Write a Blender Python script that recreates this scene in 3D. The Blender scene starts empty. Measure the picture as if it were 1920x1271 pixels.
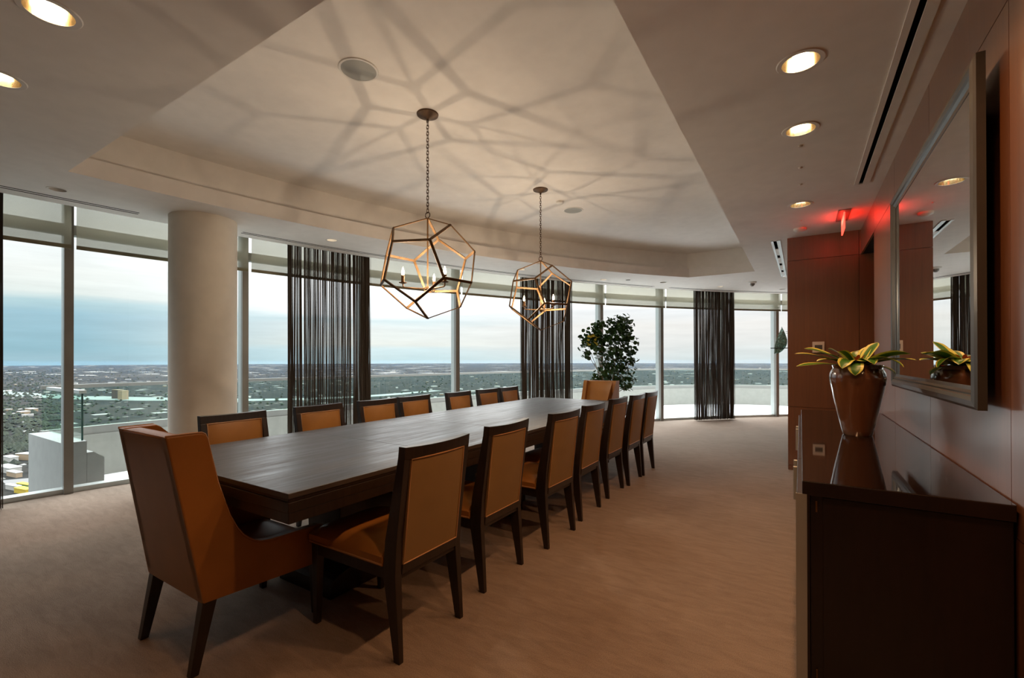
import bpy, bmesh, math, random
from mathutils import Vector, Matrix
from mathutils.geometry import delaunay_2d_cdt
random.seed(7)
PI = math.pi
S = bpy.context.scene
COL = S.collection
# ------------------------------------------------------------------ camera
CAM_H = 1.305
F, YAW, PITCH, ROLL, CY = 859.11, 0.5618995, 0.0038999, -0.0014447, 670.53
fw = Vector((-math.sin(YAW)*math.cos(PITCH), math.cos(YAW)*math.cos(PITCH), math.sin(PITCH)))
r0 = Vector((math.cos(YAW), math.sin(YAW), 0)); u0 = r0.cross(fw)
rr = r0*math.cos(ROLL)+u0*math.sin(ROLL); uu = -r0*math.sin(ROLL)+u0*math.cos(ROLL)
cd = bpy.data.cameras.new('camera'); cam = bpy.data.objects.new('camera', cd); COL.objects.link(cam)
cd.sensor_width = 36; cd.sensor_fit = 'HORIZONTAL'; cd.lens = F/1920*36
cd.shift_y = (CY-635.5)/1920
cd.clip_start = 0.05; cd.clip_end = 60000
m = Matrix((rr, uu, -fw)).transposed().to_4x4(); m.translation = Vector((0, 0, CAM_H)); cam.matrix_world = m
S.camera = cam
# ------------------------------------------------------------------ exposure
S.view_settings.view_transform = 'Standard'
S.view_settings.look = 'None'
S.view_settings.gamma = 1
S.view_settings.use_curve_mapping = False
S.view_settings.exposure = 0.25
S.cycles.transparent_max_bounces = 32
S.cycles.max_bounces = 10
S.cycles.diffuse_bounces = 5
S.cycles.glossy_bounces = 5
S.cycles.sample_clamp_indirect = 4
S.cycles.caustics_reflective = False
S.cycles.caustics_refractive = False
# ------------------------------------------------------------------ node helpers
def new_mat(name):
    mt = bpy.data.materials.new(name); mt.use_nodes = True
    nt = mt.node_tree; nt.nodes.clear()
    out = nt.nodes.new('ShaderNodeOutputMaterial')
    return mt, nt, out
def N(nt, typ, **kw):
    n = nt.nodes.new(typ)
    for k, v in kw.items():
        if k.startswith('i_'):
            key = k[2:]
            n.inputs[int(key) if key.isdigit() else key.replace('_', ' ')].default_value = v
        else: setattr(n, k, v)
    return n
def L(nt, a, b): nt.links.new(a, b)
def math_n(nt, op, a, b=None, clamp=False):
    n = nt.nodes.new('ShaderNodeMath'); n.operation = op; n.use_clamp = clamp
    for i, v in enumerate((a, b)):
        if v is None: continue
        if isinstance(v, (int, float)): n.inputs[i].default_value = v
        else: nt.links.new(v, n.inputs[i])
    return n.outputs[0]
def mixc(nt, fac, a, b):
    n = nt.nodes.new('ShaderNodeMix'); n.data_type = 'RGBA'
    for i, v in ((0, fac), (6, a), (7, b)):
        if isinstance(v, (int, float)): n.inputs[i].default_value = v
        elif isinstance(v, tuple): n.inputs[i].default_value = (*v[:3], 1)
        else: nt.links.new(v, n.inputs[i])
    return n.outputs[2]
def ramp(nt, fac, stops):
    n = nt.nodes.new('ShaderNodeValToRGB'); cr = n.color_ramp
    while len(cr.elements) < len(stops): cr.elements.new(0.5)
    for e, (p, c) in zip(cr.elements, stops):
        e.position = p; e.color = (*c, 1) if len(c) == 3 else c
    nt.links.new(fac, n.inputs[0]); return n.outputs[0]
# ------------------------------------------------------------------ world: overcast late-day sky
def build_world():
    w = bpy.data.worlds.new('sky'); S.world = w; w.use_nodes = True; nt = w.node_tree; nt.nodes.clear()
    out = N(nt, 'ShaderNodeOutputWorld'); bg = N(nt, 'ShaderNodeBackground'); L(nt, bg.outputs[0], out.inputs[0])
    tc = N(nt, 'ShaderNodeTexCoord'); sp = N(nt, 'ShaderNodeSeparateXYZ'); L(nt, tc.outputs['Generated'], sp.inputs[0])
    mp = N(nt, 'ShaderNodeMapping'); mp.inputs['Scale'].default_value = (1.3, 1.3, 14); L(nt, tc.outputs['Generated'], mp.inputs[0])
    n1 = N(nt, 'ShaderNodeTexNoise', i_Scale=2.2, i_Detail=6, i_Roughness=0.55); L(nt, mp.outputs[0], n1.inputs['Vector'])
    n2 = N(nt, 'ShaderNodeTexNoise', i_Scale=5.5, i_Detail=5, i_Roughness=0.6); L(nt, mp.outputs[0], n2.inputs['Vector'])
    z = sp.outputs[2]
    zw = math_n(nt, 'ADD', z, math_n(nt, 'MULTIPLY', math_n(nt, 'SUBTRACT', n1.outputs[0], 0.5), 0.03))
    e = math_n(nt, 'MULTIPLY', zw, 1.0, True)
    west = ramp(nt, e, [(0.0, (.33, .50, .58)), (0.02, (.30, .49, .575)), (0.07, (.34, .53, .625)), (0.090, (.47, .64, .69)), (0.102, (.74, .79, .77)), (0.14, (.82, .84, .82)), (0.2, (.92, .96, .98))])
    mid = ramp(nt, e, [(0.0, (.58, .74, .78)), (0.020, (.66, .79, .82)), (0.032, (.82, .84, .80)), (0.070, (.80, .85, .85)), (0.082, (.71, .82, .85)), (0.097, (1.05, 1.08, 1.1)), (0.3, (2.0, 2.0, 2.0))])
    north = ramp(nt, e, [(0.0, (.66, .72, .73)), (0.03, (.76, .76, .75)), (0.07, (.84, .81, .79)), (0.10, (.82, .83, .85)), (0.13, (1.5, 1.49, 1.47)), (0.3, (4.0, 4.0, 4.0))])
    # azimuth: y component from west-ish (0.2) to north (0.95)
    a1 = N(nt, 'ShaderNodeMapRange', i_1=0.25, i_2=0.62); L(nt, sp.outputs[1], a1.inputs[0])
    a2 = N(nt, 'ShaderNodeMapRange', i_1=0.72, i_2=0.93); L(nt, sp.outputs[1], a2.inputs[0])
    c = mixc(nt, a1.outputs[0], west, mid); c = mixc(nt, a2.outputs[0], c, north)
    # soft cloud streaks
    st = N(nt, 'ShaderNodeMapRange', i_1=0.35, i_2=0.7, i_3=0.95, i_4=1.05); L(nt, n2.outputs[0], st.inputs[0])
    mul = N(nt, 'ShaderNodeMix', data_type='RGBA', blend_type='MULTIPLY'); mul.inputs[0].default_value = 1
    L(nt, c, mul.inputs[6]); cmb = N(nt, 'ShaderNodeCombineColor')
    for i in range(3): L(nt, st.outputs[0], cmb.inputs[i])
    L(nt, cmb.outputs[0], mul.inputs[7])
    # overcast zenith is brighter than the horizon
    zen = N(nt, 'ShaderNodeMapRange', i_1=0.20, i_2=0.75, i_3=1.0, i_4=5.0); L(nt, z, zen.inputs[0])
    L(nt, mul.outputs[2], bg.inputs[0]); L(nt, zen.outputs[0], bg.inputs[1])
build_world()
# lamp strengths (the lamps themselves are built with their fittings below)
DOWN_W = 31.0
EDGE_W = 20.0
BULB_W = 8.5
WARM = (1.0, 0.62, 0.30)
# ------------------------------------------------------------------ materials
def simple(name, col, rough=0.5, metal=0.0, spec=0.5, coat=0.0, noise=0.0, nscale=8.0, bump=0.0, bscale=80.0, ior=None, sheen=0):
    mt, nt, out = new_mat(name)
    b = N(nt, 'ShaderNodeBsdfPrincipled'); L(nt, b.outputs[0], out.inputs[0])
    b.inputs['Roughness'].default_value = rough; b.inputs['Metallic'].default_value = metal
    b.inputs['Specular IOR Level'].default_value = spec; b.inputs['Coat Weight'].default_value = coat
    b.inputs['Coat Roughness'].default_value = 0.12
    if sheen: b.inputs['Sheen Weight'].default_value = sheen
    if ior: b.inputs['IOR'].default_value = ior
    tc = N(nt, 'ShaderNodeTexCoord')
    n = N(nt, 'ShaderNodeTexNoise', i_Scale=nscale, i_Detail=5); L(nt, tc.outputs['Object'], n.inputs['Vector'])
    k = max(noise, 0.03)
    f = N(nt, 'ShaderNodeMapRange', i_1=0.3, i_2=0.7); L(nt, n.outputs[0], f.inputs[0])
    L(nt, mixc(nt, f.outputs[0], tuple(c*(1-k) for c in col), tuple(min(1, c*(1+k)) for c in col)), b.inputs['Base Color'])
    if bump:
        n2 = N(nt, 'ShaderNodeTexNoise', i_Scale=bscale, i_Detail=3); L(nt, tc.outputs['Object'], n2.inputs['Vector'])
        bp = N(nt, 'ShaderNodeBump', i_Strength=bump, i_Distance=0.002); L(nt, n2.outputs[0], bp.inputs['Height']); L(nt, bp.outputs[0], b.inputs['Normal'])
    return mt
def wood(name, c1, c2, scale, rough=0.35, spec=0.5, coat=0.0, coatr=0.1, bump=0.15, rvar=0.0):
    mt, nt, out = new_mat(name)
    b = N(nt, 'ShaderNodeBsdfPrincipled'); L(nt, b.outputs[0], out.inputs[0])
    b.inputs['Roughness'].default_value = rough; b.inputs['Specular IOR Level'].default_value = spec
    b.inputs['Coat Weight'].default_value = coat; b.inputs['Coat Roughness'].default_value = coatr; b.inputs['Coat IOR'].default_value = 1.85
    tc = N(nt, 'ShaderNodeTexCoord'); mp = N(nt, 'ShaderNodeMapping'); mp.inputs['Scale'].default_value = scale
    L(nt, tc.outputs['Object'], mp.inputs[0])
    n1 = N(nt, 'ShaderNodeTexNoise', i_Scale=1.0, i_Detail=8, i_Roughness=0.62, i_Distortion=0.4); L(nt, mp.outputs[0], n1.inputs['Vector'])
    n2 = N(nt, 'ShaderNodeTexNoise', i_Scale=0.13, i_Detail=3); L(nt, mp.outputs[0], n2.inputs['Vector'])
    fac = math_n(nt, 'ADD', math_n(nt, 'MULTIPLY', n1.outputs[0], 0.65), math_n(nt, 'MULTIPLY', n2.outputs[0], 0.35))
    f = N(nt, 'ShaderNodeMapRange', i_1=0.36, i_2=0.64); L(nt, fac, f.inputs[0])
    L(nt, mixc(nt, f.outputs[0], c1, c2), b.inputs['Base Color'])
    if rvar:
        rv_ = N(nt, 'ShaderNodeMapRange', i_1=.36, i_2=.64, i_3=rough-rvar, i_4=rough+rvar); L(nt, fac, rv_.inputs[0]); L(nt, rv_.outputs[0], b.inputs['Roughness'])
    bp = N(nt, 'ShaderNodeBump', i_Strength=bump, i_Distance=0.0008); L(nt, n1.outputs[0], bp.inputs['Height']); L(nt, bp.outputs[0], b.inputs['Normal'])
    return mt
M = {}
M['wood'] = wood('red_brown_veneer', (.145, .053, .019), (.225, .086, .033), (46, 46, 1.6), rough=.36, spec=.7, coat=1.0, coatr=.33, bump=.04)
M['dark_wood'] = wood('dark_stained_wood', (.014, .009, .007), (.030, .019, .014), (60, 60, 6), rough=.33, spec=.5)
M['table_wood'] = wood('dark_table_veneer', (.018, .013, .011), (.060, .048, .042), (42, 2.6, 30), rough=.40, spec=.8, bump=1.0, rvar=.12)
M['lacquer'] = wood('black_brown_lacquer', (.012, .006, .005), (.022, .010, .008), (40, 40, 4), rough=.35, spec=.5, bump=.03)
M['gloss_top'] = simple('polished_black_top', (.010, .006, .005), rough=.035, spec=1.0, ior=2.0)
M['leather'] = simple('tan_leather', (.37, .158, .036), rough=.38, spec=.38, noise=.10, nscale=5, bump=.12, bscale=260)
M['fabric'] = simple('golden_tan_upholstery', (.26, .165, .068), rough=.5, spec=.3, noise=.06, bump=.35, bscale=700)
M['piping'] = simple('tan_piping', (.48, .26, .12), rough=.4)
M['dark_metal'] = simple('bronze_metal', (.10, .06, .035), rough=.5, metal=.85, noise=.25, nscale=30)
M['gilt'] = simple('aged_bronze_gilt', (.15, .078, .026), rough=.55, metal=.3, noise=.3, nscale=25)
M['alu'] = simple('silver_aluminium', (.50, .53, .52), rough=.42, metal=.55)
M['alu_dark'] = simple('grey_brown_aluminium', (.24, .23, .21), rough=.45, metal=.35)
M['paint'] = simple('off_white_ceiling_paint', (.80, .775, .74), rough=.85, spec=.2, bump=.05, bscale=300)
M['column_paint'] = simple('cream_column_paint', (.78, .74, .66), rough=.8, spec=.2, bump=.05)
M['white_metal'] = simple('white_painted_metal', (.72, .70, .66), rough=.45)
M['grille'] = simple('grey_speaker_grille', (.36, .37, .35), rough=.7, bump=.5, bscale=900)
M['black'] = simple('black_void', (.006, .006, .006), rough=.8)
M['concrete'] = simple('white_stucco', (.25, .25, .225), rough=.9, noise=.05, bump=.2, bscale=60)
M['rail_metal'] = simple('grey_rail_metal', (.20, .20, .185), rough=.5, metal=.2)
M['pale_concrete'] = simple('grey_white_stucco', (.30, .315, .31), rough=.9, noise=.05, bump=.2, bscale=60)
M['terrace'] = simple('white_terrace_paving', (.80, .81, .82), rough=.9, noise=.05, nscale=2)
M['vase'] = simple('glazed_brown_ceramic', (.16, .062, .028), rough=.10, spec=.8, noise=.12, nscale=4, coat=.6)
M['soil'] = simple('dark_soil', (.03, .02, .014), rough=.95, bump=.8, bscale=120)
M['leaf_dark'] = simple('dark_green_leaf', (.030, .085, .018), rough=.45, noise=.4, nscale=9)
M['stem'] = simple('green_brown_stem', (.16, .13, .05), rough=.6, noise=.3)
M['red_leaf'] = simple('red_bract', (.45, .06, .04), rough=.4, noise=.3)
M['black_pot'] = simple('black_planter', (.015, .015, .016), rough=.3)
M['frame_pewter'] = simple('pewter_frame', (.075, .075, .072), rough=.28, metal=.35, spec=.8, noise=.04, nscale=20)
M['plastic_white'] = simple('white_plastic', (.72, .66, .60), rough=.35)
M['screen'] = simple('grey_display', (.10, .10, .10), rough=.2)
M['candle'] = simple('ivory_candle_sleeve', (.70, .55, .30), rough=.5)
M['door_wood'] = wood('door_veneer', (.10, .028, .010), (.16, .045, .016), (46, 46, 1.6), rough=.4)
M['backwall'] = simple('taupe_wall_paint', (.24, .17, .11), rough=.85)
M['mirror'] = simple('mirror_glass', (.86, .88, .86), rough=.0, metal=1.0)
M['reflector'] = simple('satin_reflector', (.85, .74, .55), rough=.16, metal=1.0)
def mk_carpet():
    mt, nt, out = new_mat('taupe_carpet')
    b = N(nt, 'ShaderNodeBsdfPrincipled'); L(nt, b.outputs[0], out.inputs[0])
    b.inputs['Roughness'].default_value = .95; b.inputs['Specular IOR Level'].default_value = .1; b.inputs['Sheen Weight'].default_value = .15
    tc = N(nt, 'ShaderNodeTexCoord'); mp = N(nt, 'ShaderNodeMapping'); mp.inputs['Scale'].default_value = (3.5, 13, 1); mp.inputs['Rotation'].default_value = (0, 0, .25)
    L(nt, tc.outputs['Object'], mp.inputs[0])
    n1 = N(nt, 'ShaderNodeTexNoise', i_Scale=1.6, i_Detail=7, i_Roughness=.7, i_Distortion=.6); L(nt, mp.outputs[0], n1.inputs['Vector'])
    n2 = N(nt, 'ShaderNodeTexNoise', i_Scale=240, i_Detail=2); L(nt, tc.outputs['Object'], n2.inputs['Vector'])
    n3 = N(nt, 'ShaderNodeTexNoise', i_Scale=.8, i_Detail=3); L(nt, tc.outputs['Object'], n3.inputs['Vector'])
    a = math_n(nt, 'ADD', math_n(nt, 'MULTIPLY', n1.outputs[0], .38), math_n(nt, 'ADD', math_n(nt, 'MULTIPLY', n2.outputs[0], .42), math_n(nt, 'MULTIPLY', n3.outputs[0], .20)))
    f = N(nt, 'ShaderNodeMapRange', i_1=.33, i_2=.67); L(nt, a, f.inputs[0])
    L(nt, mixc(nt, f.outputs[0], (.165, .122, .094), (.385, .302, .238)), b.inputs['Base Color'])
    h = math_n(nt, 'ADD', math_n(nt, 'MULTIPLY', n2.outputs[0], 1.0), math_n(nt, 'MULTIPLY', n1.outputs[0], .8))
    bp = N(nt, 'ShaderNodeBump', i_Strength=.7, i_Distance=.006); L(nt, h, bp.inputs['Height']); L(nt, bp.outputs[0], b.inputs['Normal'])
    return mt
M['carpet'] = mk_carpet()
def mk_glass(name, tint, refl=1.0, ior=1.42):
    mt, nt, out = new_mat(name)
    t = N(nt, 'ShaderNodeBsdfTransparent'); t.inputs[0].default_value = (*tint, 1)
    g = N(nt, 'ShaderNodeBsdfGlossy'); g.inputs['Roughness'].default_value = 0.0; g.inputs[0].default_value = (refl, refl, refl, 1)
    fr = N(nt, 'ShaderNodeFresnel', i_IOR=ior); mx = N(nt, 'ShaderNodeMixShader')
    ge = N(nt, 'ShaderNodeNewGeometry'); L(nt, math_n(nt, 'MULTIPLY', fr.outputs[0], math_n(nt, 'SUBTRACT', 1.0, ge.outputs['Backfacing'])), mx.inputs[0]); L(nt, t.outputs[0], mx.inputs[1]); L(nt, g.outputs[0], mx.inputs[2]); L(nt, mx.outputs[0], out.inputs[0])
    return mt
M['glass'] = mk_glass('clear_window_glass', (.97, .985, .98))
M['rail_glass'] = mk_glass('green_tinted_rail_glass', (.86, .94, .91), 1.0, 1.25)
def mk_art():
    mt, nt, out = new_mat('sea_green_art_glass')
    t = N(nt, 'ShaderNodeBsdfTransparent'); t.inputs[0].default_value = (.62, .80, .74, 1)
    b = N(nt, 'ShaderNodeBsdfPrincipled'); b.inputs['Base Color'].default_value = (.38, .55, .48, 1); b.inputs['Roughness'].default_value = .1
    tc = N(nt, 'ShaderNodeTexCoord'); v = N(nt, 'ShaderNodeTexVoronoi', i_Scale=34); L(nt, tc.outputs['Object'], v.inputs['Vector'])
    bp = N(nt, 'ShaderNodeBump', i_Strength=1.0, i_Distance=.02); L(nt, v.outputs['Distance'], bp.inputs['Height']); L(nt, bp.outputs[0], b.inputs['Normal'])
    f = N(nt, 'ShaderNodeMapRange', i_1=.1, i_2=.6, i_3=.30, i_4=.75); L(nt, v.outputs['Distance'], f.inputs[0])
    mx = N(nt, 'ShaderNodeMixShader'); L(nt, f.outputs[0], mx.inputs[0]); L(nt, t.outputs[0], mx.inputs[1]); L(nt, b.outputs[0], mx.inputs[2]); L(nt, mx.outputs[0], out.inputs[0]); return mt
M['art_glass'] = mk_art()
def mk_shade():
    mt, nt, out = new_mat('sheer_olive_blind')
    t = N(nt, 'ShaderNodeBsdfTransparent'); t.inputs[0].default_value = (1, 1, .96, 1)
    tl = N(nt, 'ShaderNodeBsdfTranslucent'); tl.inputs[0].default_value = (.60, .57, .46, 1)
    d = N(nt, 'ShaderNodeBsdfDiffuse'); d.inputs[0].default_value = (.40, .37, .29, 1)
    tc = N(nt, 'ShaderNodeTexCoord'); n = N(nt, 'ShaderNodeTexNoise', i_Scale=300, i_Detail=1); L(nt, tc.outputs['Object'], n.inputs['Vector'])
    a = N(nt, 'ShaderNodeMixShader', i_0=.5); L(nt, tl.outputs[0], a.inputs[1]); L(nt, d.outputs[0], a.inputs[2])
    mx = N(nt, 'ShaderNodeMixShader'); L(nt, math_n(nt, 'ADD', math_n(nt, 'MULTIPLY', n.outputs[0], .1), .45), mx.inputs[0])
    L(nt, t.outputs[0], mx.inputs[1]); L(nt, a.outputs[0], mx.inputs[2]); L(nt, mx.outputs[0], out.inputs[0])
    return mt
M['shade'] = mk_shade()
M['hem'] = simple('olive_hem_bar', (.20, .18, .11), rough=.7)
M['string'] = simple('dark_brown_string', (.062, .046, .032), rough=.8)
def emis(name, col, st):
    mt, nt, out = new_mat(name); e = N(nt, 'ShaderNodeEmission'); e.inputs[0].default_value = (*col, 1); e.inputs[1].default_value = st
    L(nt, e.outputs[0], out.inputs[0]); return mt
def mk_bulb():
    mt, nt, out = new_mat('glowing_clear_bulb'); e = N(nt, 'ShaderNodeEmission'); e.inputs[0].default_value = (1.0, .74, .42, 1); e.inputs[1].default_value = 9
    t = N(nt, 'ShaderNodeBsdfTransparent'); a = N(nt, 'ShaderNodeAddShader'); L(nt, e.outputs[0], a.inputs[0]); L(nt, t.outputs[0], a.inputs[1]); L(nt, a.outputs[0], out.inputs[0]); return mt
M['bulb'] = mk_bulb()
M['can_lamp'] = emis('warm_can_lamp', (1.0, .80, .55), 14)
M['mini_lamp'] = emis('warm_mini_lamp', (1.0, .82, .6), 4)
def mk_exit():
    mt, nt, out = new_mat('red_edge_lit_acrylic')
    b = N(nt, 'ShaderNodeBsdfPrincipled'); b.inputs['Base Color'].default_value = (.8, .05, .03, 1); b.inputs['Roughness'].default_value = .2
    b.inputs['Emission Color'].default_value = (1, .05, .03, 1); b.inputs['Emission Strength'].default_value = 3.2
    L(nt, b.outputs[0], out.inputs[0]); return mt
M['exit'] = mk_exit()
def mk_variegated():
    mt, nt, out = new_mat('yellow_edged_leaf')
    b = N(nt, 'ShaderNodeBsdfPrincipled'); L(nt, b.outputs[0], out.inputs[0]); b.inputs['Roughness'].default_value = .35
    uv = N(nt, 'ShaderNodeUVMap'); sp = N(nt, 'ShaderNodeSeparateXYZ'); L(nt, uv.outputs[0], sp.inputs[0])
    tc = N(nt, 'ShaderNodeTexCoord'); n = N(nt, 'ShaderNodeTexNoise', i_Scale=40, i_Detail=2); L(nt, tc.outputs['Object'], n.inputs['Vector'])
    u = math_n(nt, 'MULTIPLY', math_n(nt, 'ABSOLUTE', math_n(nt, 'SUBTRACT', sp.outputs[0], .5)), 2)
    u = math_n(nt, 'ADD', u, math_n(nt, 'MULTIPLY', math_n(nt, 'SUBTRACT', n.outputs[0], .5), .15))
    f = N(nt, 'ShaderNodeMapRange', i_1=.58, i_2=.68); L(nt, u, f.inputs[0])
    L(nt, mixc(nt, f.outputs[0], (.045, .16, .018), (.62, .60, .12)), b.inputs['Base Color'])
    return mt
M['variegated'] = mk_variegated()
# ------------------------------------------------------------------ mesh helpers
def link(name, bm, mat, parent=None, smooth=False, bevel=0.0, kind=None, loc=None):
    me = bpy.data.meshes.new(name)
    bmesh.ops.recalc_face_normals(bm, faces=bm.faces)
    bm.to_mesh(me); bm.free()
    o = bpy.data.objects.new(name, me); COL.objects.link(o)
    for mm in (mat if isinstance(mat, (list, tuple)) else [mat]): me.materials.append(mm)
    if smooth:
        me.polygons.foreach_set('use_smooth', [True]*len(me.polygons))
        try: me.set_sharp_from_angle(angle=math.radians(40))
        except Exception: pass
    if bevel:
        b = o.modifiers.new('bevel', 'BEVEL'); b.width = bevel; b.segments = 2; b.limit_method = 'ANGLE'; b.angle_limit = math.radians(40)
    if parent: o.parent = parent
    if kind: o['kind'] = kind
    if loc: o.location = loc
    return o
def thing(name, label, cat, loc=(0, 0, 0), rz=0.0, group=None):
    o = bpy.data.objects.new(name, None); COL.objects.link(o); o.empty_display_size = .1
    o.location = loc; o.rotation_euler = (0, 0, rz); o['label'] = label; o['category'] = cat
    if group: o['group'] = group
    return o
def tag(o, label, cat, group=None, kind=None):
    o['label'] = label; o['category'] = cat
    if group: o['group'] = group
    if kind: o['kind'] = kind
    return o
def dup(root, loc, rz, label, group=None):
    r = root.copy(); COL.objects.link(r); r.location = loc; r.rotation_euler = (0, 0, rz); r['label'] = label
    if group: r['group'] = group
    for ch in list(root.children):
        c = ch.copy(); COL.objects.link(c); c.parent = r
        for g in list(ch.children):
            d = g.copy(); COL.objects.link(d); d.parent = c
    return r
def box(bm, x0, x1, y0, y1, z0, z1, mi=0):
    v = [bm.verts.new((x, y, z)) for z in (z0, z1) for x, y in ((x0, y0), (x1, y0), (x1, y1), (x0, y1))]
    for f in ((0, 1, 2, 3), (4, 5, 6, 7), (0, 1, 5, 4), (1, 2, 6, 5), (2, 3, 7, 6), (3, 0, 4, 7)):
        bm.faces.new([v[i] for i in f]).material_index = mi
def hexa(bm, bot, top, mi=0):
    v = [bm.verts.new(p) for p in bot]+[bm.verts.new(p) for p in top]
    for f in ((0, 1, 2, 3), (4, 5, 6, 7), (0, 1, 5, 4), (1, 2, 6, 5), (2, 3, 7, 6), (3, 0, 4, 7)):
        bm.faces.new([v[i] for i in f]).material_index = mi
def prism(bm, pts, z0, z1, axis='z'):
    def mk(p, h):
        if axis == 'z': return (p[0], p[1], h)
        if axis == 'y': return (p[0], h, p[1])
        return (h, p[0], p[1])
    a = [bm.verts.new(mk(p, z0)) for p in pts]; b = [bm.verts.new(mk(p, z1)) for p in pts]; n = len(pts)
    bm.faces.new(a); bm.faces.new(b)
    for i in range(n): bm.faces.new((a[i], a[(i+1) % n], b[(i+1) % n], b[i]))
def lathe(bm, prof, n=32, cx=0, cy=0, closed=False):
    rings = []
    for r, z in prof:
        if r < 1e-5: rings.append([bm.verts.new((cx, cy, z))])
        else: rings.append([bm.verts.new((cx+r*math.cos(2*PI*i/n), cy+r*math.sin(2*PI*i/n), z)) for i in range(n)])
    prs = list(zip(rings, rings[1:]))
    if closed: prs.append((rings[-1], rings[0]))
    for a, b in prs:
        for i in range(n):
            j = (i+1) % n
            if len(a) == 1 and len(b) == 1: continue
            if len(a) == 1: bm.faces.new((a[0], b[i], b[j]))
            elif len(b) == 1: bm.faces.new((a[i], a[j], b[0]))
            else: bm.faces.new((a[i], a[j], b[j], b[i]))
def tube(bm, pts, rad, n=8, cap=True):
    pts = [Vector(p) for p in pts]; rings = []
    rads = rad if isinstance(rad, (list, tuple)) else [rad]*len(pts)
    up = Vector((0, 0, 1))
    for i, p in enumerate(pts):
        d = (pts[min(i+1, len(pts)-1)]-pts[max(i-1, 0)]).normalized()
        a = d.cross(up)
        if a.length < 1e-3: a = d.cross(Vector((1, 0, 0)))
        a.normalize(); b = d.cross(a)
        rings.append([bm.verts.new(p+(a*math.cos(2*PI*k/n)+b*math.sin(2*PI*k/n))*rads[i]) for k in range(n)])
    for a, b in zip(rings, rings[1:]):
        for k in range(n): bm.faces.new((a[k], a[(k+1) % n], b[(k+1) % n], b[k]))
    if cap: bm.faces.new(rings[0]); bm.faces.new(rings[-1])
def sweep_wall(bm, pts, off0, off1, z0, z1):
    """solid wall along an open plan polyline; off0/off1 = offsets along the left normal"""
    n = len(pts); rows = []
    for i in range(n):
        a = Vector(pts[max(i-1, 0)]); b = Vector(pts[min(i+1, n-1)]); t = (b-a).normalized(); nn = Vector((-t.y, t.x)); p = Vector(pts[i])
        q0, q1 = p+nn*off0, p+nn*off1
        rows.append([bm.verts.new((q0.x, q0.y, z0)), bm.verts.new((q1.x, q1.y, z0)), bm.verts.new((q1.x, q1.y, z1)), bm.verts.new((q0.x, q0.y, z1))])
    for a, b in zip(rows, rows[1:]):
        for k in range(4): bm.faces.new((a[k], a[(k+1) % 4], b[(k+1) % 4], b[k]))
    bm.faces.new(rows[0]); bm.faces.new(rows[-1])
def inpoly(p, poly):
    c = False; j = len(poly)-1
    for i in range(len(poly)):
        if (poly[i][1] > p[1]) != (poly[j][1] > p[1]) and p[0] < (poly[j][0]-poly[i][0])*(p[1]-poly[i][1])/(poly[j][1]-poly[i][1])+poly[i][0]: c = not c
        j = i
    return c
def slab(bm, outer, holes, z):
    vs = []; es = []
    for loop in [outer]+holes:
        s = len(vs); vs += [Vector(p) for p in loop]; es += [(s+i, s+(i+1) % len(loop)) for i in range(len(loop))]
    V, E, Fc = delaunay_2d_cdt(vs, es, [], 0, 1e-5)[:3]
    bv = [bm.verts.new((v.x, v.y, z)) for v in V]
    for f in Fc:
        c = sum((V[i] for i in f), Vector((0, 0)))/len(f)
        if inpoly(c, outer) and not any(inpoly(c, h) for h in holes): bm.faces.new([bv[i] for i in f])
def NB(): return bmesh.new()
# ------------------------------------------------------------------ room plan (metres)
H = 2.733; HT = 3.17; HP = 3.08
FC = (10.37, -0.50); FR = 16.633
def fa(deg, R=FR): a = math.radians(deg); return (FC[0]+R*math.cos(a), FC[1]+R*math.sin(a))
def arc(d0, d1, R, n): return [fa(d0+(d1-d0)*i/n, R) for i in range(n+1)]
XW = 0.569; YE = 6.326; XE = -0.128; YB = -1.8
TC = (7.593, .277); TR = 12.31
def tray(off):
    R = TR+off; ya = 1.14-off; yb = 8.415+off
    a0 = math.asin((yb-TC[1])/R); a1 = math.asin((ya-TC[1])/R)
    pts = [(TC[0]-R*math.cos(a0+(a1-a0)*i/40), TC[1]+R*math.sin(a0+(a1-a0)*i/40)) for i in range(41)]
    return pts+[(-.625+off, ya), (-.625+off, yb)]
def circle(c, r, n=24): return [(c[0]+r*math.cos(2*PI*i/n), c[1]+r*math.sin(2*PI*i/n)) for i in range(n)]
# facade end angles
DEG_A, DEG_B = 129.2, 184.5
# floor
bm = NB(); out = arc(DEG_A, DEG_B, 16.70, 60)+[(XW+.6, YB), (XW+.6, 12.46)]
slab(bm, out, [], 0.0); 
low = arc(DEG_A, DEG_B, 16.70, 60)+[(XW+.6, YB), (XW+.6, 12.46)]
vb = [bm.verts.new((p[0], p[1], -.35)) for p in low]; bm.faces.new(vb)
vt = [bm.verts.new((p[0], p[1], 0)) for p in low]
for i in range(len(low)): bm.faces.new((vt[i], vt[(i+1) % len(low)], vb[(i+1) % len(low)], vb[i]))
bmesh.ops.remove_doubles(bm, verts=bm.verts, dist=1e-4)
link('floor', bm, M['carpet'], kind='structure')
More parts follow.
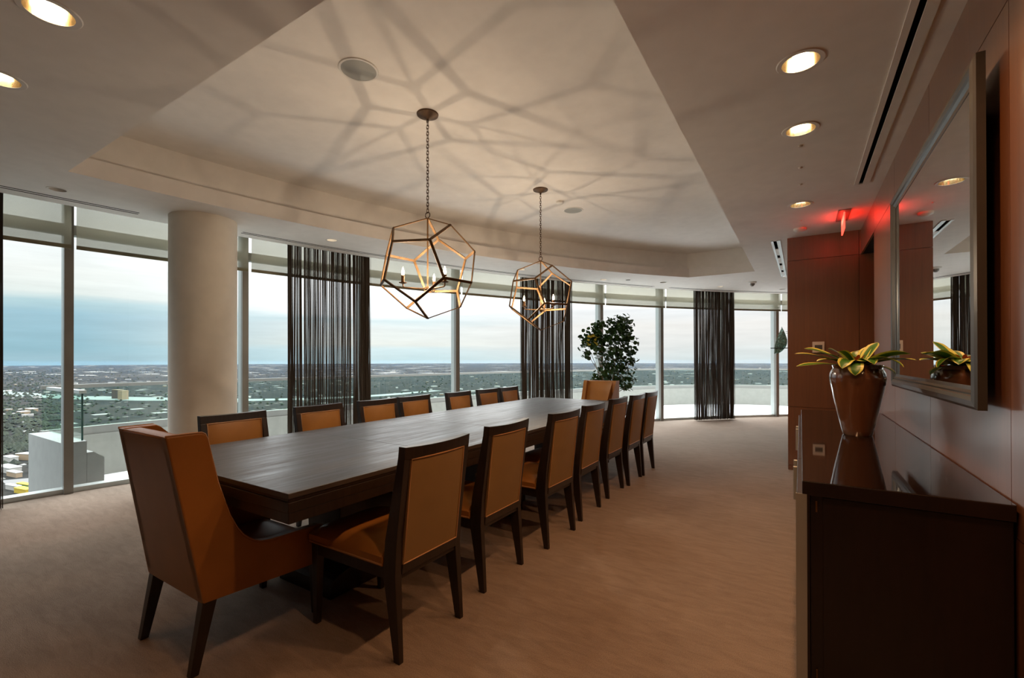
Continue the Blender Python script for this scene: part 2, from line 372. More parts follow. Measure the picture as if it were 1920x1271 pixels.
# light positions
CANS = [((.005, 2.60), .083), ((.005, 3.366), .083), ((.005, 5.00), .083), ((-2.60, .575), .083), ((-3.43, .575), .083), ((.005, 1.83), .083), ((.005, 1.06), .083)]  # last two are out of view, added to light the wood wall and near carpet
EDGE = [(-5.255, 1.215), (-4.73, 3.48), (-3.74, 6.23), (-2.98, 7.81), (-2.15, 8.68), (-1.33, 9.79), (-.31, 10.86)]
ER = .058
SLOT = (.385, .408, 0.05, 4.66)
bm = NB()
outer = arc(DEG_A, DEG_B, 16.2, 60)+[(XW+.6, YB), (XW+.6, 12.46)]
holes = [tray(0)]+[circle(c, r) for c, r in CANS]+[circle(c, ER, 16) for c in EDGE]+[[(.405, .3), (.432, .3), (.432, 4.655), (.405, 4.655)], [(-.274, 6.40), (-.240, 6.40), (-.222, 9.20), (-.256, 9.20)]]
slab(bm, outer, holes, H)
def vwall(bm, loop, z0, z1, close=True):
    a = [bm.verts.new((p[0], p[1], z0)) for p in loop]; b = [bm.verts.new((p[0], p[1], z1)) for p in loop]
    for i in range(len(loop) if close else len(loop)-1):
        j = (i+1) % len(loop); bm.faces.new((a[i], a[j], b[j], b[i]))
t0 = tray(0); t1 = tray(.115)
vwall(bm, t0, H, 2.878)
a = [bm.verts.new((*p, 2.878)) for p in t0]; b = [bm.verts.new((*p, 2.878)) for p in t1]
for i in range(len(t0)):
    j = (i+1) % len(t0); bm.faces.new((a[i], a[j], b[j], b[i]))
vwall(bm, t1, 2.878, HT); slab(bm, t1, [], HT)
# blind pocket along the glass
vwall(bm, arc(DEG_A, DEG_B, 16.2, 60), H, HP, False)
pi = arc(DEG_A, DEG_B, 16.2, 60); po = arc(DEG_A, DEG_B, 16.95, 60)
a = [bm.verts.new((*p, HP)) for p in pi]; b = [bm.verts.new((*p, HP)) for p in po]
for i in range(60): bm.faces.new((a[i], a[i+1], b[i+1], b[i]))
for f in bm.faces: f.smooth = False
link('ceiling', bm, M['paint'], kind='structure')
bm = NB(); box(bm, .395, .445, .3, 4.66, H+.004, H+.16); box(bm, -.29, -.2, 6.40, 9.2, H+.004, H+.1)
bmesh.ops.delete(bm, geom=[f for f in bm.faces if f.calc_center_median().z < H+.01], context='FACES')
link('trim_1', bm, M['black'], kind='structure')
bm = NB(); prism(bm, arc(DEG_A, DEG_B, 17.1, 40)+[(2.2, YB-.2), (2.2, 12.6)], 3.36, 3.6); link('roof_slab', bm, M['pale_concrete'], kind='structure')
# ------------------------------------------------------------------ wood walls
def panel_grid(bm, us, zs, fixed, thick, axis):
    g = .0022
    for u0, u1 in zip(us, us[1:]):
        for z0, z1 in zip(zs, zs[1:]):
            if axis == 'x': box(bm, fixed, fixed+thick, u0+g, u1-g, z0+g, z1-g)
            else: box(bm, u0+g, u1-g, fixed, fixed+thick, z0+g, z1-g)
ZS = [0, .057, .744, 2.462, H+.01]
bm = NB()
panel_grid(bm, [YB, -1.12, -.05, 1.02, 2.09, 3.165, 4.21, 5.28], ZS, XW, .02, 'x')
panel_grid(bm, [5.28, YE], [2.462, H+.01], XW, .02, 'x')
w = link('wall_right', bm, M['wood'], kind='structure')
bm = NB(); box(bm, XW+.016, XW+.12, YB, 5.278, 0, H+.3); box(bm, XW+.016, XW+.12, 5.278, YE, 2.464, H+.3)
link('wall_right_core', bm, M['black'], kind='structure', parent=w)
bm = NB(); panel_grid(bm, [XE, .551, 1.15], ZS, YE, .02, 'y')
w = link('wall_far', bm, M['wood'], kind='structure')
bm = NB(); panel_grid(bm, [YE, 7.4, 8.5, 9.6, 10.7, 11.8, 12.44], ZS, XE-.0, .02, 'x')
link('wall_far_return', bm, M['wood'], kind='structure', parent=w)
bm = NB(); box(bm, XE+.016, 1.17, YE+.016, 12.46, 0, H+.3); link('wall_far_core', bm, M['black'], kind='structure', parent=w)
bm = NB(); box(bm, 1.0, 1.1, 5.2, YE, 0, H); box(bm, XW+.12, 1.0, 5.2, 5.278, 0, 2.6); box(bm, XW+.12, 1.0, 5.27, YE, 2.47, 2.56)
link('wall_recess', bm, M['door_wood'], kind='structure')
bm = NB(); box(bm, .96, 1.0, 5.32, 6.28, .01, 2.2); d = link('door_1', bm, M['door_wood'], kind='structure')
bm = NB(); tube(bm, [(.93, 5.45, .95), (.93, 5.45, 1.15)], .01); tube(bm, [(.93, 5.45, .96), (.965, 5.45, .96)], .008); tube(bm, [(.93, 5.45, 1.14), (.965, 5.45, 1.14)], .008)
link('door_handle', bm, M['alu'], parent=d)
bm = NB(); box(bm, fa(DEG_B, 16.7)[0], XW+.12, YB-.12, YB, 0, H+.3); link('wall_back', bm, M['backwall'], kind='structure')
# ------------------------------------------------------------------ curved window wall
MUL = [130.83, 135.45, 141.0, 146.15, 151.3, 156.9, 162.45, 167.69, 173.12, 178.5]
def local(p, deg):     # frame along the radial/tangent axes at that angle
    return (math.cos(math.radians(deg)), math.sin(math.radians(deg)))
ends = [DEG_A]+MUL+[DEG_B]
def bar_arc(bm, d0, d1, R0, R1, z0, z1, n=6):
    a = arc(d0, d1, R0, n); b = arc(d0, d1, R1, n)
    rows = [[bm.verts.new((*a[i], z0)), bm.verts.new((*b[i], z0)), bm.verts.new((*b[i], z1)), bm.verts.new((*a[i], z1))] for i in range(n+1)]
    for p, q in zip(rows, rows[1:]):
        for k in range(4): bm.faces.new((p[k], p[(k+1) % 4], q[(k+1) % 4], q[k]))
    bm.faces.new(rows[0]); bm.faces.new(rows[-1])
wn = 0
for d0, d1 in zip(ends, ends[1:]):
    if d0 > 178:
        bm = NB(); bar_arc(bm, d0, d1, 16.56, 16.70, 0, HP); link('wall_left_added', bm, M['backwall'], kind='structure'); continue  # unseen solid wall added in place of panes to cut daylight
    wn += 1; e = .10
    bm = NB(); bar_arc(bm, d0, d1, 16.575, 16.70, 0.0, .045); bar_arc(bm, d0, d1, 16.60, 16.70, 2.545, 2.645); bar_arc(bm, d0, d1, 16.58, 16.70, 2.98, HP)
    w = link('window_%d' % wn, bm, M['alu'], kind='structure')
    bm = NB(); bar_arc(bm, d0+e, d1-e, 16.636, 16.646, .045, 2.545); bar_arc(bm, d0+e, d1-e, 16.636, 16.646, 2.645, 2.98)
    link('window_pane', bm, M['glass'], parent=w)
for i, dg in enumerate(MUL):
    bm = NB()
    ca, sa = local(None, dg)
    def P(R, t, z): return (FC[0]+R*ca-t*sa, FC[1]+R*sa+t*ca, z)
    def bx(R0, R1, t, z0, z1, mi=0): hexa(bm, [P(R0, -t, z0), P(R1, -t, z0), P(R1, t, z0), P(R0, t, z0)], [P(R0, -t, z1), P(R1, -t, z1), P(R1, t, z1), P(R0, t, z1)], mi)
    bx(16.53, 16.60, .034, 0, HP, 1); bx(16.60, 16.71, .034, -.2, HP+.2, 0)
    w = link('trim_%d' % (i+2), bm, [M['alu'], M['alu_dark']], kind='structure')
# roller blinds, one per bay
SL = .16
lab = {0: 'narrow end of a sheer olive roller blind against the wood corner', 1: 'sheer olive roller blind between the wood corner and the farthest string curtain', 2: 'sheer olive roller blind passing behind the farthest string curtain', 3: 'sheer olive roller blind above the right half of the tall potted plant',
       4: 'sheer olive roller blind above the left half of the tall potted plant', 5: 'sheer olive roller blind behind the farther lantern chandelier', 6: 'sheer olive roller blind behind the nearer lantern chandelier', 7: 'sheer olive roller blind passing behind the string curtain next to the column', 8: 'sheer olive roller blind running behind the round column', 9: 'sheer olive roller blind of the leftmost window bay in the picture'}
BE = [DEG_A+.02]+MUL
for k in range(0, 10):
    d0 = (BE[k]-.02) if k else BE[0]; d1 = BE[k+1]-.14
    t = thing('roller_blind', lab[k], 'blind', (*fa((d0+d1)/2, 16.44), 2.38), 0, 'roller blinds at the window tops')
    ox, oy = fa((d0+d1)/2, 16.44)
    bm = NB(); pts = arc(d0, d1, 16.44, 6); sweep_wall(bm, [(p[0]-ox, p[1]-oy) for p in pts], -.0008, .0008, .035, HP-2.38-.03)
    link('blind_fabric', bm, M['shade'], parent=t)
    bm = NB(); sweep_wall(bm, [(p[0]-ox, p[1]-oy) for p in pts], -.007, .007, 0, .036); link('hem_bar', bm, M['hem'], parent=t)
    bm = NB(); tube(bm, [(p[0]-ox, p[1]-oy, HP-2.38-.035) for p in pts], .032, 10); link('roller_tube', bm, M['alu'], parent=t)
# slim air slots in the ceiling by the glass
for (d0, d1, lb) in ((171.6, 187, 'slim black double air slot in ceiling above leftmost windows'), (143.2, 168.35, 'long slim double air slot in ceiling along the curved windows'), (130.2, 141.8, 'slim double air slot in ceiling before the farthest windows')):
    bm = NB(); c = fa((d0+d1)/2, 16.0)
    for R in (15.965, 16.02): 
        pts = arc(d0, d1, R, 24); sweep_wall(bm, [(p[0]-c[0], p[1]-c[1]) for p in pts], -.006, .006, -.003, -.0004)
    o = link('air_slot', bm, M['black'], loc=(c[0], c[1], H)); tag(o, lb, 'air vent', 'slim air slots along the windows')
# ------------------------------------------------------------------ column
bm = NB(); lathe(bm, [(.293, 0), (.293, H)], 64); bm.faces.new([v for v in bm.verts if v.co.z < .01]); link('column', bm, M['column_paint'], smooth=True, kind='structure', loc=(-5.145, 2.277, 0))
# ------------------------------------------------------------------ string curtains (nobody could count the strings)
def curtain(d0, d1, n, lb, seed, gap, ztop=3.06, R=16.33):
    rnd = random.Random(seed); bm = NB(); c = fa((d0+d1)/2, R); ws = []
    for k in range(n):                                 # strings hang in loose clumps
        u = (k+rnd.uniform(-.9, .9))/n
        if math.sin(u*83+seed)+math.sin(u*191+2*seed) > gap and rnd.random() < .8: continue
        ws.append(u)
    ws += [rnd.random()*.04 for _ in range(n//20)]+[1-rnd.random()*.10 for _ in range(n//8)]
    for u in ws:
        u = min(max(u, 0), 1); dg = d0+(d1-d0)*u; dr = rnd.uniform(-.05, .05); p0 = fa(dg, R+dr+.02*math.sin(u*60))
        p1 = fa(dg+rnd.uniform(-.05, .05), R+dr+rnd.uniform(-.01, .01)); hw = rnd.choice((.0018, .0026, .0034, .0050))
        pm = ((p0[0]+p1[0])/2+rnd.uniform(-.004, .004), (p0[1]+p1[1])/2+rnd.uniform(-.004, .004))
        rows = []
        for (x, y), z in ((p0, ztop), (pm, 1.3), (p1, .012+rnd.random()*.012)):
            rows.append([bm.verts.new((x-c[0]+hw*math.cos(q), y-c[1]+hw*math.sin(q), z)) for q in (0.3, 0.3+2*PI/3, .3+4*PI/3)])
        for a, b in zip(rows, rows[1:]):
            for q in range(3): bm.faces.new((a[q], a[(q+1) % 3], b[(q+1) % 3], b[q]))
    pts = arc(d0, d1, R, 6); sweep_wall(bm, [(p[0]-c[0], p[1]-c[1]) for p in pts], -.02, .02, ztop, HP)
    o = link('string_curtain', bm, M['string'], loc=(c[0], c[1], 0)); tag(o, lb, 'curtain', 'dark string curtains', 'stuff')
curtain(166.2, 162.35, 330, 'dark string curtain right of the round column, behind the nearer chandelier', 1, .9)
curtain(152.9, 149.15, 360, 'dark string curtain behind the farther chandelier', 2, 1.1)
curtain(138.65, 135.3, 390, 'dark string curtain hanging nearest the wood end wall', 3, 1.6)
curtain(178.4, 174.68, 300, 'dark string curtain cut by the left picture edge', 4, 1.2)
# ------------------------------------------------------------------ ceiling fittings
def can_light(c, r, lb, i):
    t = thing('recessed_downlight', lb, 'downlight', (c[0], c[1], H), 0, 'recessed downlights')
    bm = NB(); lathe(bm, [(r-.001, .0), (r-.004, -.004), (r+.016, -.004), (r+.020, 0)], 32); link('trim_ring', bm, M['white_metal'], parent=t, smooth=True)
    bm = NB(); lathe(bm, [(r-.002, -.002), (r-.006, .05), (r-.020, .105), (.0, .11)], 32); link('reflector', bm, M['reflector'], parent=t, smooth=True)
    bm = NB(); tube(bm, [(-.045, 0, .060), (.045, 0, .060)], .021, 12); link('lamp', bm, M['can_lamp'], parent=t, smooth=True)
    ld = bpy.data.lights.new('downlight_beam', 'SPOT'); ld.energy = DOWN_W*(.4 if c[0] < -1 else 1.15); ld.color = (1.0, .50, .22); ld.spot_size = math.radians(132); ld.spot_blend = .8; ld.shadow_soft_size = .05
    lo = bpy.data.objects.new('downlight_beam', ld); COL.objects.link(lo); lo.parent = t; lo.location = (0, 0, -.006)
cl = ['round recessed downlight nearest the camera in the right ceiling row', 'middle round recessed downlight in the right ceiling row', 'farthest round recessed downlight of the right row, before the exit sign', 'large lit downlight cut by the top picture edge at left', 'large lit downlight cut by the left picture edge', 'added unseen downlight above the near end of the sideboard', 'added unseen downlight above and beside the camera']
for i, (c, r) in enumerate(CANS): can_light(c, r, cl[i], i)
el = ['small dark rimmed downlight above the leftmost windows', 'small lit downlight in ceiling between column and string curtain', 'small downlight behind the farther chandelier frame', 'small downlight right of the farther chandelier by the windows', 'small downlight before the windows right of the tall plant',
      'small downlight in front of the farthest string curtain', 'small downlight at the wood end wall by the windows']
for i, c in enumerate(EDGE):
    t = thing('small_downlight', el[i], 'downlight', (c[0], c[1], H), 0, 'small downlights along the windows')
    bm = NB(); lathe(bm, [(ER-.001, 0), (ER-.003, -.003), (ER+.010, -.003), (ER+.013, 0)], 24); link('trim_ring', bm, M['white_metal'], parent=t, smooth=True)
    bm = NB(); lathe(bm, [(ER-.0015, -.002), (ER-.004, .05), (.0, .06)], 24); link('housing', bm, M['white_metal'], parent=t, smooth=True)
    bm = NB(); lathe(bm, [(0, .028), (.020, .030), (.022, .055)], 16); link('lamp', bm, M['white_metal'] if i in (0, 4, 6) else M['mini_lamp'], parent=t, smooth=True)
    ld = bpy.data.lights.new('small_beam', 'SPOT'); ld.energy = EDGE_W*(1.5 if i == 0 else 1); ld.color = (1.0, .45, .18); ld.spot_size = math.radians(34); ld.spot_blend = .6; ld.shadow_soft_size = .02
    lo = bpy.data.objects.new('small_beam', ld); COL.objects.link(lo); lo.parent = t; lo.location = (0, 0, -.005)
# long linear diffuser by the right wall, second one by the wood corner
t = thing('linear_air_diffuser', 'long white linear air diffuser with black slot beside the wood wall', 'air vent', (.43, 2.45, H))
bm = NB()
box(bm, -.054, -.025, -2.15, 2.21, -.008, 0); box(bm, .002, .046, -2.15, 2.21, -.008, 0); box(bm, -.054, .046, 2.205, 2.215, -.008, 0); box(bm, -.054, .046, -2.16, -2.15, -.008, 0)
link('flange', bm, M['white_metal'], parent=t)
t = thing('slot_diffuser', 'short white slot diffuser with dashed black blades near the wood corner', 'air vent', (-.245, 7.8, H))
bm = NB()
def qb(x0a, x1a, x0b, x1b, y0, y1, z0, z1): hexa(bm, [(x0a, y0, z0), (x1a, y0, z0), (x1b, y1, z0), (x0b, y1, z0)], [(x0a, y0, z1), (x1a, y0, z1), (x1b, y1, z1), (x0b, y1, z1)])
qb(-.055, -.029, -.030, -.009, -1.44, 1.45, -.007, 0); qb(.006, .045, .023, .050, -1.44, 1.45, -.007, 0)
link('flange', bm, M['alu'], parent=t)
bm = NB()
for k in range(4):
    y = -.95+k*.62; x = -.012+.009*(y+1.4)/1.4
    box(bm, x-.016, x+.020, y, y+.42, -.005, .002)
link('blade', bm, M['white_metal'], parent=t)
# speakers, detectors, sprinkler
for (y, lb) in ((1.965, 'round grey ceiling speaker nearer than the first chandelier'), (5.25, 'round grey ceiling speaker beyond the second chandelier')):
    t = thing('ceiling_speaker', lb, 'speaker', (-2.40, y, HT), 0, 'ceiling speakers')
    bm = NB(); lathe(bm, [(.108, 0), (.110, -.006), (.122, -.006), (.126, 0)], 40); link('bezel', bm, M['white_metal'], parent=t, smooth=True)
    bm = NB(); lathe(bm, [(0, -.005), (.109, -.005), (.109, 0)], 40); link('grille', bm, M['grille'], parent=t)
def disc_thing(name, lb, cat, loc, prof, mat, grp=None):
    bm = NB(); lathe(bm, prof, 24); o = link(name, bm, mat, smooth=True, loc=loc); tag(o, lb, cat, grp); return o
disc_thing('smoke_detector', 'small white round detector in tray ceiling beyond the second chandelier', 'smoke detector', (-2.40, 4.88, HT), [(.045, 0), (.043, -.022), (.020, -.030), (0, -.030)], M['white_metal'])
disc_thing('smoke_detector', 'white round detector on ceiling above the wood end wall', 'smoke detector', (0, 5.92, H), [(.062, 0), (.060, -.020), (.030, -.034), (0, -.034)], M['white_metal'])
disc_thing('smoke_detector', 'white round detector on ceiling near windows above the tall plant', 'smoke detector', (-2.62, 8.08, H), [(.04, 0), (.038, -.010), (0, -.012)], M['alu_dark'])
for y, lb in ((3.62, 'tiny ceiling sprinkler cap just beyond the middle downlight'), (4.03, 'tiny ceiling sprinkler cap midway between middle and far downlights'), (4.42, 'tiny ceiling sprinkler cap just before the far downlight'), (5.58, 'tiny ceiling cap beyond the far downlight')):
    disc_thing('sprinkler_cap', lb, 'sprinkler', (.004, y, H), [(.014, 0), (.013, -.006), (.006, -.010), (0, -.010)], M['white_metal'], 'tiny caps in the right ceiling row')
t = thing('ceiling_spot_camera', 'small white dome fitting on ceiling near the farthest curtain', 'camera', (-.75, 9.55, H))
bm = NB(); lathe(bm, [(.075, 0), (.072, -.018), (.05, -.03), (0, -.03)], 24); link('base', bm, M['white_metal'], parent=t, smooth=True)
bm = NB(); lathe(bm, [(.042, -.028), (.040, -.055), (.02, -.078), (0, -.082)], 20); link('lens_dome', bm, M['alu_dark'], parent=t, smooth=True)
# exit sign
t = thing('exit_sign', 'red glowing edge lit exit sign hanging from ceiling near wood corner', 'exit sign', (.364, 5.60, H))
bm = NB(); box(bm, -.050, .050, -.215, .215, -.006, 0); link('mounting_plate', bm, M['alu_dark'], parent=t)
bm = NB(); box(bm, -.006, .006, -.15, .17, -.165, -.006); link('acrylic_blade', bm, M['exit'], parent=t, bevel=.002)
for sx in (-1, 1):
    ld = bpy.data.lights.new('red_edge_light', 'AREA'); ld.energy = .5; ld.color = (1, .05, .03); ld.shape = 'RECTANGLE'; ld.size = .30; ld.size_y = .05
    lo = bpy.data.objects.new('red_edge_light', ld); COL.objects.link(lo); lo.parent = t; lo.location = (sx*.008, 0, -.055); lo.rotation_euler = (0, sx*-1.75, 0); lo.rotation_euler = (PI/2, 0, sx*PI/2)
# ------------------------------------------------------------------ chandeliers
def dodeca(R, ang):
    phi = (1+5**.5)/2; V = [Vector((a, b, c)) for a in (-1, 1) for b in (-1, 1) for c in (-1, 1)]
    for a in (-1, 1):
        for b in (-1, 1): V += [Vector((0, a/phi, b*phi)), Vector((a/phi, b*phi, 0)), Vector((a*phi, 0, b/phi))]
    z = Vector((1, 1, 1)).normalized(); x = Vector((1, -1, 0)).normalized(); y = z.cross(x)
    W = []
    for v in V:
        v = v/3**.5; p = Vector((v.dot(x), v.dot(y), v.dot(z))); c, s = math.cos(ang), math.sin(ang)
        W.append(Vector((c*p.x-s*p.y, s*p.x+c*p.y, p.z))*R)
    el = min((W[0]-w).length for w in W[1:]); E = [(i, j) for i in range(20) for j in range(i) if abs((W[i]-W[j]).length-el) < 1e-3*R+1e-6]
    return W, E
def chandelier(x, y, zc, R, ang, arms, lb):
    t = thing('lantern_chandelier', lb, 'chandelier', (x, y, zc), 0, 'dodecahedron lantern chandeliers')
    W, E = dodeca(R, math.radians(ang)); bm = NB()
    for i, j in E:
        a, b = W[i], W[j]; d = (b-a).normalized(); n = ((a+b)/2).normalized(); s = d.cross(n).normalized()
        w, th = .0095, .0035; a = a-d*.003; b = b+d*.003
        hexa(bm, [a-s*w-n*th, a+s*w-n*th, a+s*w+n*th, a-s*w+n*th], [b-s*w-n*th, b+s*w-n*th, b+s*w+n*th, b-s*w+n*th])
    link('cage_frame', bm, M['gilt'], parent=t)
    bm = NB(); tube(bm, [(0, 0, R+.004), (0, 0, -.150)], .006, 10); link('centre_rod', bm, M['gilt'], parent=t, smooth=True)
    bm = NB(); lathe(bm, [(0, -.185), (.010, -.180), (.014, -.168), (.030, -.160), (.030, -.148), (.012, -.140), (.006, -.12), (0, -.12)], 20); link('hub', bm, M['gilt'], parent=t, smooth=True)
    ring = [(.022*math.cos(q), 0, R+.024+.022*math.sin(q)) for q in [2*PI*k/20 for k in range(21)]]
    bm = NB(); tube(bm, ring, .0035, 6, False); link('hanging_ring', bm, M['dark_metal'], parent=t, smooth=True)
    top = HT-zc; z = R+.044; bm = NB(); k = 0; pitch = .0245
    while z < top-.04:
        rot = PI/2*(k % 2)+.25; pts = []
        for q in range(13):
            a = 2*PI*q/12; u = .0085*math.cos(a); vz = .0105*math.sin(a)+(.0065 if math.sin(a) > 0 else -.0065)
            pts.append((u*math.cos(rot), u*math.sin(rot), z+.013+vz))
        tube(bm, pts, .0026, 5, False); z += pitch; k += 1
    link('chain', bm, M['dark_metal'], parent=t, smooth=True)
    bm = NB(); lathe(bm, [(0, top-.052), (.008, top-.052), (.010, top-.040), (.045, top-.022), (.080, top-.010), (.082, top-.002), (.082, top), (0, top)], 32); link('canopy', bm, M['dark_metal'], parent=t, smooth=True)
    for a_ in arms:
        q = math.radians(a_); dx, dy = math.cos(q), math.sin(q)
        bm = NB(); tube(bm, [(.02*dx, .02*dy, -.155), (.10*dx, .10*dy, -.158), (.175*dx, .175*dy, -.156), (.185*dx, .185*dy, -.150), (.187*dx, .187*dy, -.128)], .0055, 8)
        ar = link('arm', bm, M['gilt'], parent=t, smooth=True); cx, cy = .187*dx, .187*dy
        bm = NB(); lathe(bm, [(0, -.128), (.008, -.130), (.028, -.124), (.030, -.120), (.012, -.118), (0, -.118)], 20, cx, cy); link('drip_cup', bm, M['gilt'], parent=ar, smooth=True)
        bm = NB(); lathe(bm, [(.013, -.119), (.013, -.068), (0, -.068)], 16, cx, cy); link('candle_sleeve', bm, M['gilt'], parent=ar, smooth=True)
        bm = NB(); lathe(bm, [(.005, -.069), (.0095, -.062), (.0115, -.050), (.0095, -.034), (.004, -.014), (0, -.004)], 10, cx, cy); link('flame_bulb', bm, M['bulb'], parent=ar, smooth=True)
        ld = bpy.data.lights.new('candle_light', 'POINT'); ld.energy = BULB_W; ld.color = (1.0, .76, .52); ld.shadow_soft_size = .005
        lo = bpy.data.objects.new('candle_light', ld); COL.objects.link(lo); lo.parent = ar; lo.location = (cx, cy, -.046)
chandelier(-2.392, 2.60, 1.997, .380, 105, (238, 117, -6), 'nearer bronze dodecahedron cage chandelier with candle bulbs over the table')
chandelier(-2.410, 4.42, 2.006, .380, 79.5, (225, 345, 105), 'farther bronze dodecahedron cage chandelier with candle bulbs over the table')
# ------------------------------------------------------------------ dining table
def table():
    t = thing('dining_table', 'very long dark stained rectangular dining table under the two chandeliers', 'table', (-2.40, 3.33, 0))
    x0, x1, y0, y1 = -.70, .70, -2.277, 2.277
    bm = NB(); g = .0012; ys = [y0, -1.30, -.35, .60, 1.55, y1]
    for a, b in zip(ys, ys[1:]): box(bm, x0, x1, a+g*.5, b-g*.5, .757, .7785)
    link('tabletop', bm, M['table_wood'], parent=t, bevel=.002)
    bm = NB(); box(bm, x0+.006, x1-.006, y0+.006, y1-.006, .742, .7575); box(bm, x0+.002, x1-.002, y0+.002, y1-.002, .700, .742)
    box(bm, x0+.006, x1-.006, y0+.006, y1-.006, .655, .700)
    link('apron', bm, M['dark_wood'], parent=t, bevel=.003)
    for yc in (-1.42, 0, 1.42):
        bm = NB()
        box(bm, -.15, .15, yc-.20, yc+.20, .10, .655)
        pts = []
        for k in range(17):
            a = PI*k/16; pts.append((yc-.33*math.cos(a), .035+.11*math.sin(a)**.6))
        prism(bm, [(yc-.33, 0)]+pts+[(yc+.33, 0)], -.24, .24, 'x')
        link('pedestal', bm, M['dark_wood'], parent=t, bevel=.004)
table()
# ------------------------------------------------------------------ side chairs
def chair_proto(lb):
    """origin on the floor under the rear feet, faces +x"""
    t = thing('dining_chair', lb, 'chair')
    hw = .222
    def post(s):
        bm = NB(); yo = s*hw; yi = s*(hw-.038)
        lv = [(0, .0, .034, .000), (.37, .023, .098, 0), (.52, .014, .084, 0), (.880, -.034, .006, 0)]
        pr = None
        for z, xa, xb, _ in lv:
            ti = .010 if z == 0 else 0
            ring = [bm.verts.new((xa, yo-s*ti*.3, z)), bm.verts.new((xb, yo-s*ti*.3, z)), bm.verts.new((xb, yi+s*ti, z)), bm.verts.new((xa, yi+s*ti, z))]
            if pr:
                for k in range(4): bm.faces.new((pr[k], pr[(k+1) % 4], ring[(k+1) % 4], ring[k]))
            else: bm.faces.new(ring)
            pr = ring
        bm.faces.new(pr); return bm
    for s in (-1, 1): link('rear_leg', post(s), M['dark_wood'], parent=t, bevel=.002)
    for s in (-1, 1):
        bm = NB(); yo = s*hw; yi = s*(hw-.042)
        hexa(bm, [(.572, yo-s*.004, 0), (.600, yo-s*.004, 0), (.600, yi+s*.010, 0), (.572, yi+s*.010, 0)], [(.560, yo, .40), (.606, yo, .40), (.606, yi, .40), (.560, yi, .40)])
        link('front_leg', bm, M['dark_wood'], parent=t, bevel=.002)
    bm = NB()
    box(bm, .085, .562, hw-.030, hw-.004, .345, .405); box(bm, .085, .562, -hw+.004, -hw+.030, .345, .405); box(bm, .575, .603, -hw+.04, hw-.04, .345, .405); box(bm, .030, .055, -hw+.036, hw-.036, .345, .408)
    link('seat_frame', bm, M['dark_wood'], parent=t, bevel=.002)
    # cushion
    bm = NB(); n = 14; x0, x1, y0, y1 = .072, .622, -.226, .226
    g = {}
    for i in range(n+1):
        for j in range(n+1):
            u, v = i/n, j/n; e = (1-abs(2*u-1)**5)*(1-abs(2*v-1)**5); z = .440+.050*max(0, e)**.42
            if e <= 0: z = .440
            x = x0+(x1-x0)*u; y = y0+(y1-y0)*v
            ins = 1-abs(2*v-1)
            if x < .10 and abs(y) > .180: x = .10 if abs(y) > .19 else x
            g[i, j] = bm.verts.new((x, y, z))
    for i in range(n):
        for j in range(n): bm.faces.new((g[i, j], g[i+1, j], g[i+1, j+1], g[i, j+1]))
    rim = [g[i, 0] for i in range(n+1)]+[g[n, j] for j in range(1, n+1)]+[g[i, n] for i in range(n-1, -1, -1)]+[g[0, j] for j in range(n-1, 0, -1)]
    lo = [bm.verts.new((v.co.x, v.co.y, .400)) for v in rim]; k = len(rim)
    for i in range(k): bm.faces.new((rim[i], rim[(i+1) % k], lo[(i+1) % k], lo[i]))
    bm.faces.new(lo)
    st = link('seat', bm, M['leather'], parent=t, smooth=True)
    bm = NB()
    tube(bm, [(.10, -.2265, .408), (.615, -.2265, .408), (.624, -.220, .408), (.624, .220, .408), (.615, .2265, .408), (.10, .2265, .408)], .0042, 6); link('seat_piping', bm, M['piping'], parent=st, smooth=True)
    # top rail: bowed backwards
    bm = NB(); m_ = 10; rows = []
    for i in range(m_+1):
        v = -1+2*i/m_; bow = -.016*(1-v*v); y = v*hw; zt = .927+.006*(v*v)
        rows.append([bm.verts.new((-.040+bow, y, zt)), bm.verts.new((.000+bow, y, zt)), bm.verts.new((.006+bow, y, .878)), bm.verts.new((-.034+bow, y, .878))])
    for a, b in zip(rows, rows[1:]):
        for q in range(4): bm.faces.new((a[q], a[(q+1) % 4], b[(q+1) % 4], b[q]))
    bm.faces.new(rows[0]); bm.faces.new(rows[-1]); link('top_rail', bm, M['dark_wood'], parent=t, bevel=.002)
    # upholstered back
    bm = NB(); nz = 8; my = 8; hb = hw-.038
    def bx_(z): return .020+(z-.41)/(.88-.41)*(-.052)
    fr = {}; bk = {}
    for i in range(nz+1):
        z = .412+(.880-.412)*i/nz
        for j in range(my+1):
            v = -1+2*j/my; y = v*hb; bow = -.016*(1-v*v)*i/nz; e = ((1-abs(v)**6)*(1-abs(2*i/nz-1)**6))
            fr[i, j] = bm.verts.new((bx_(z)+bow+.036+.016*e, y, z)); bk[i, j] = bm.verts.new((bx_(z)+bow-.002-.004*e, y, z))
    for i in range(nz):
        for j in range(my):
            bm.faces.new((fr[i, j], fr[i+1, j], fr[i+1, j+1], fr[i, j+1])).material_index = 1; bm.faces.new((bk[i, j], bk[i, j+1], bk[i+1, j+1], bk[i+1, j]))
    for i in range(nz):
        for j in (0, my): bm.faces.new((fr[i, j], fr[i+1, j], bk[i+1, j], bk[i, j]))
    for j in range(my):
        for i in (0, nz): bm.faces.new((fr[i, j], fr[i, j+1], bk[i, j+1], bk[i, j]))
    bu = link('back_upholstery', bm, [M['fabric'], M['leather']], parent=t, smooth=True)
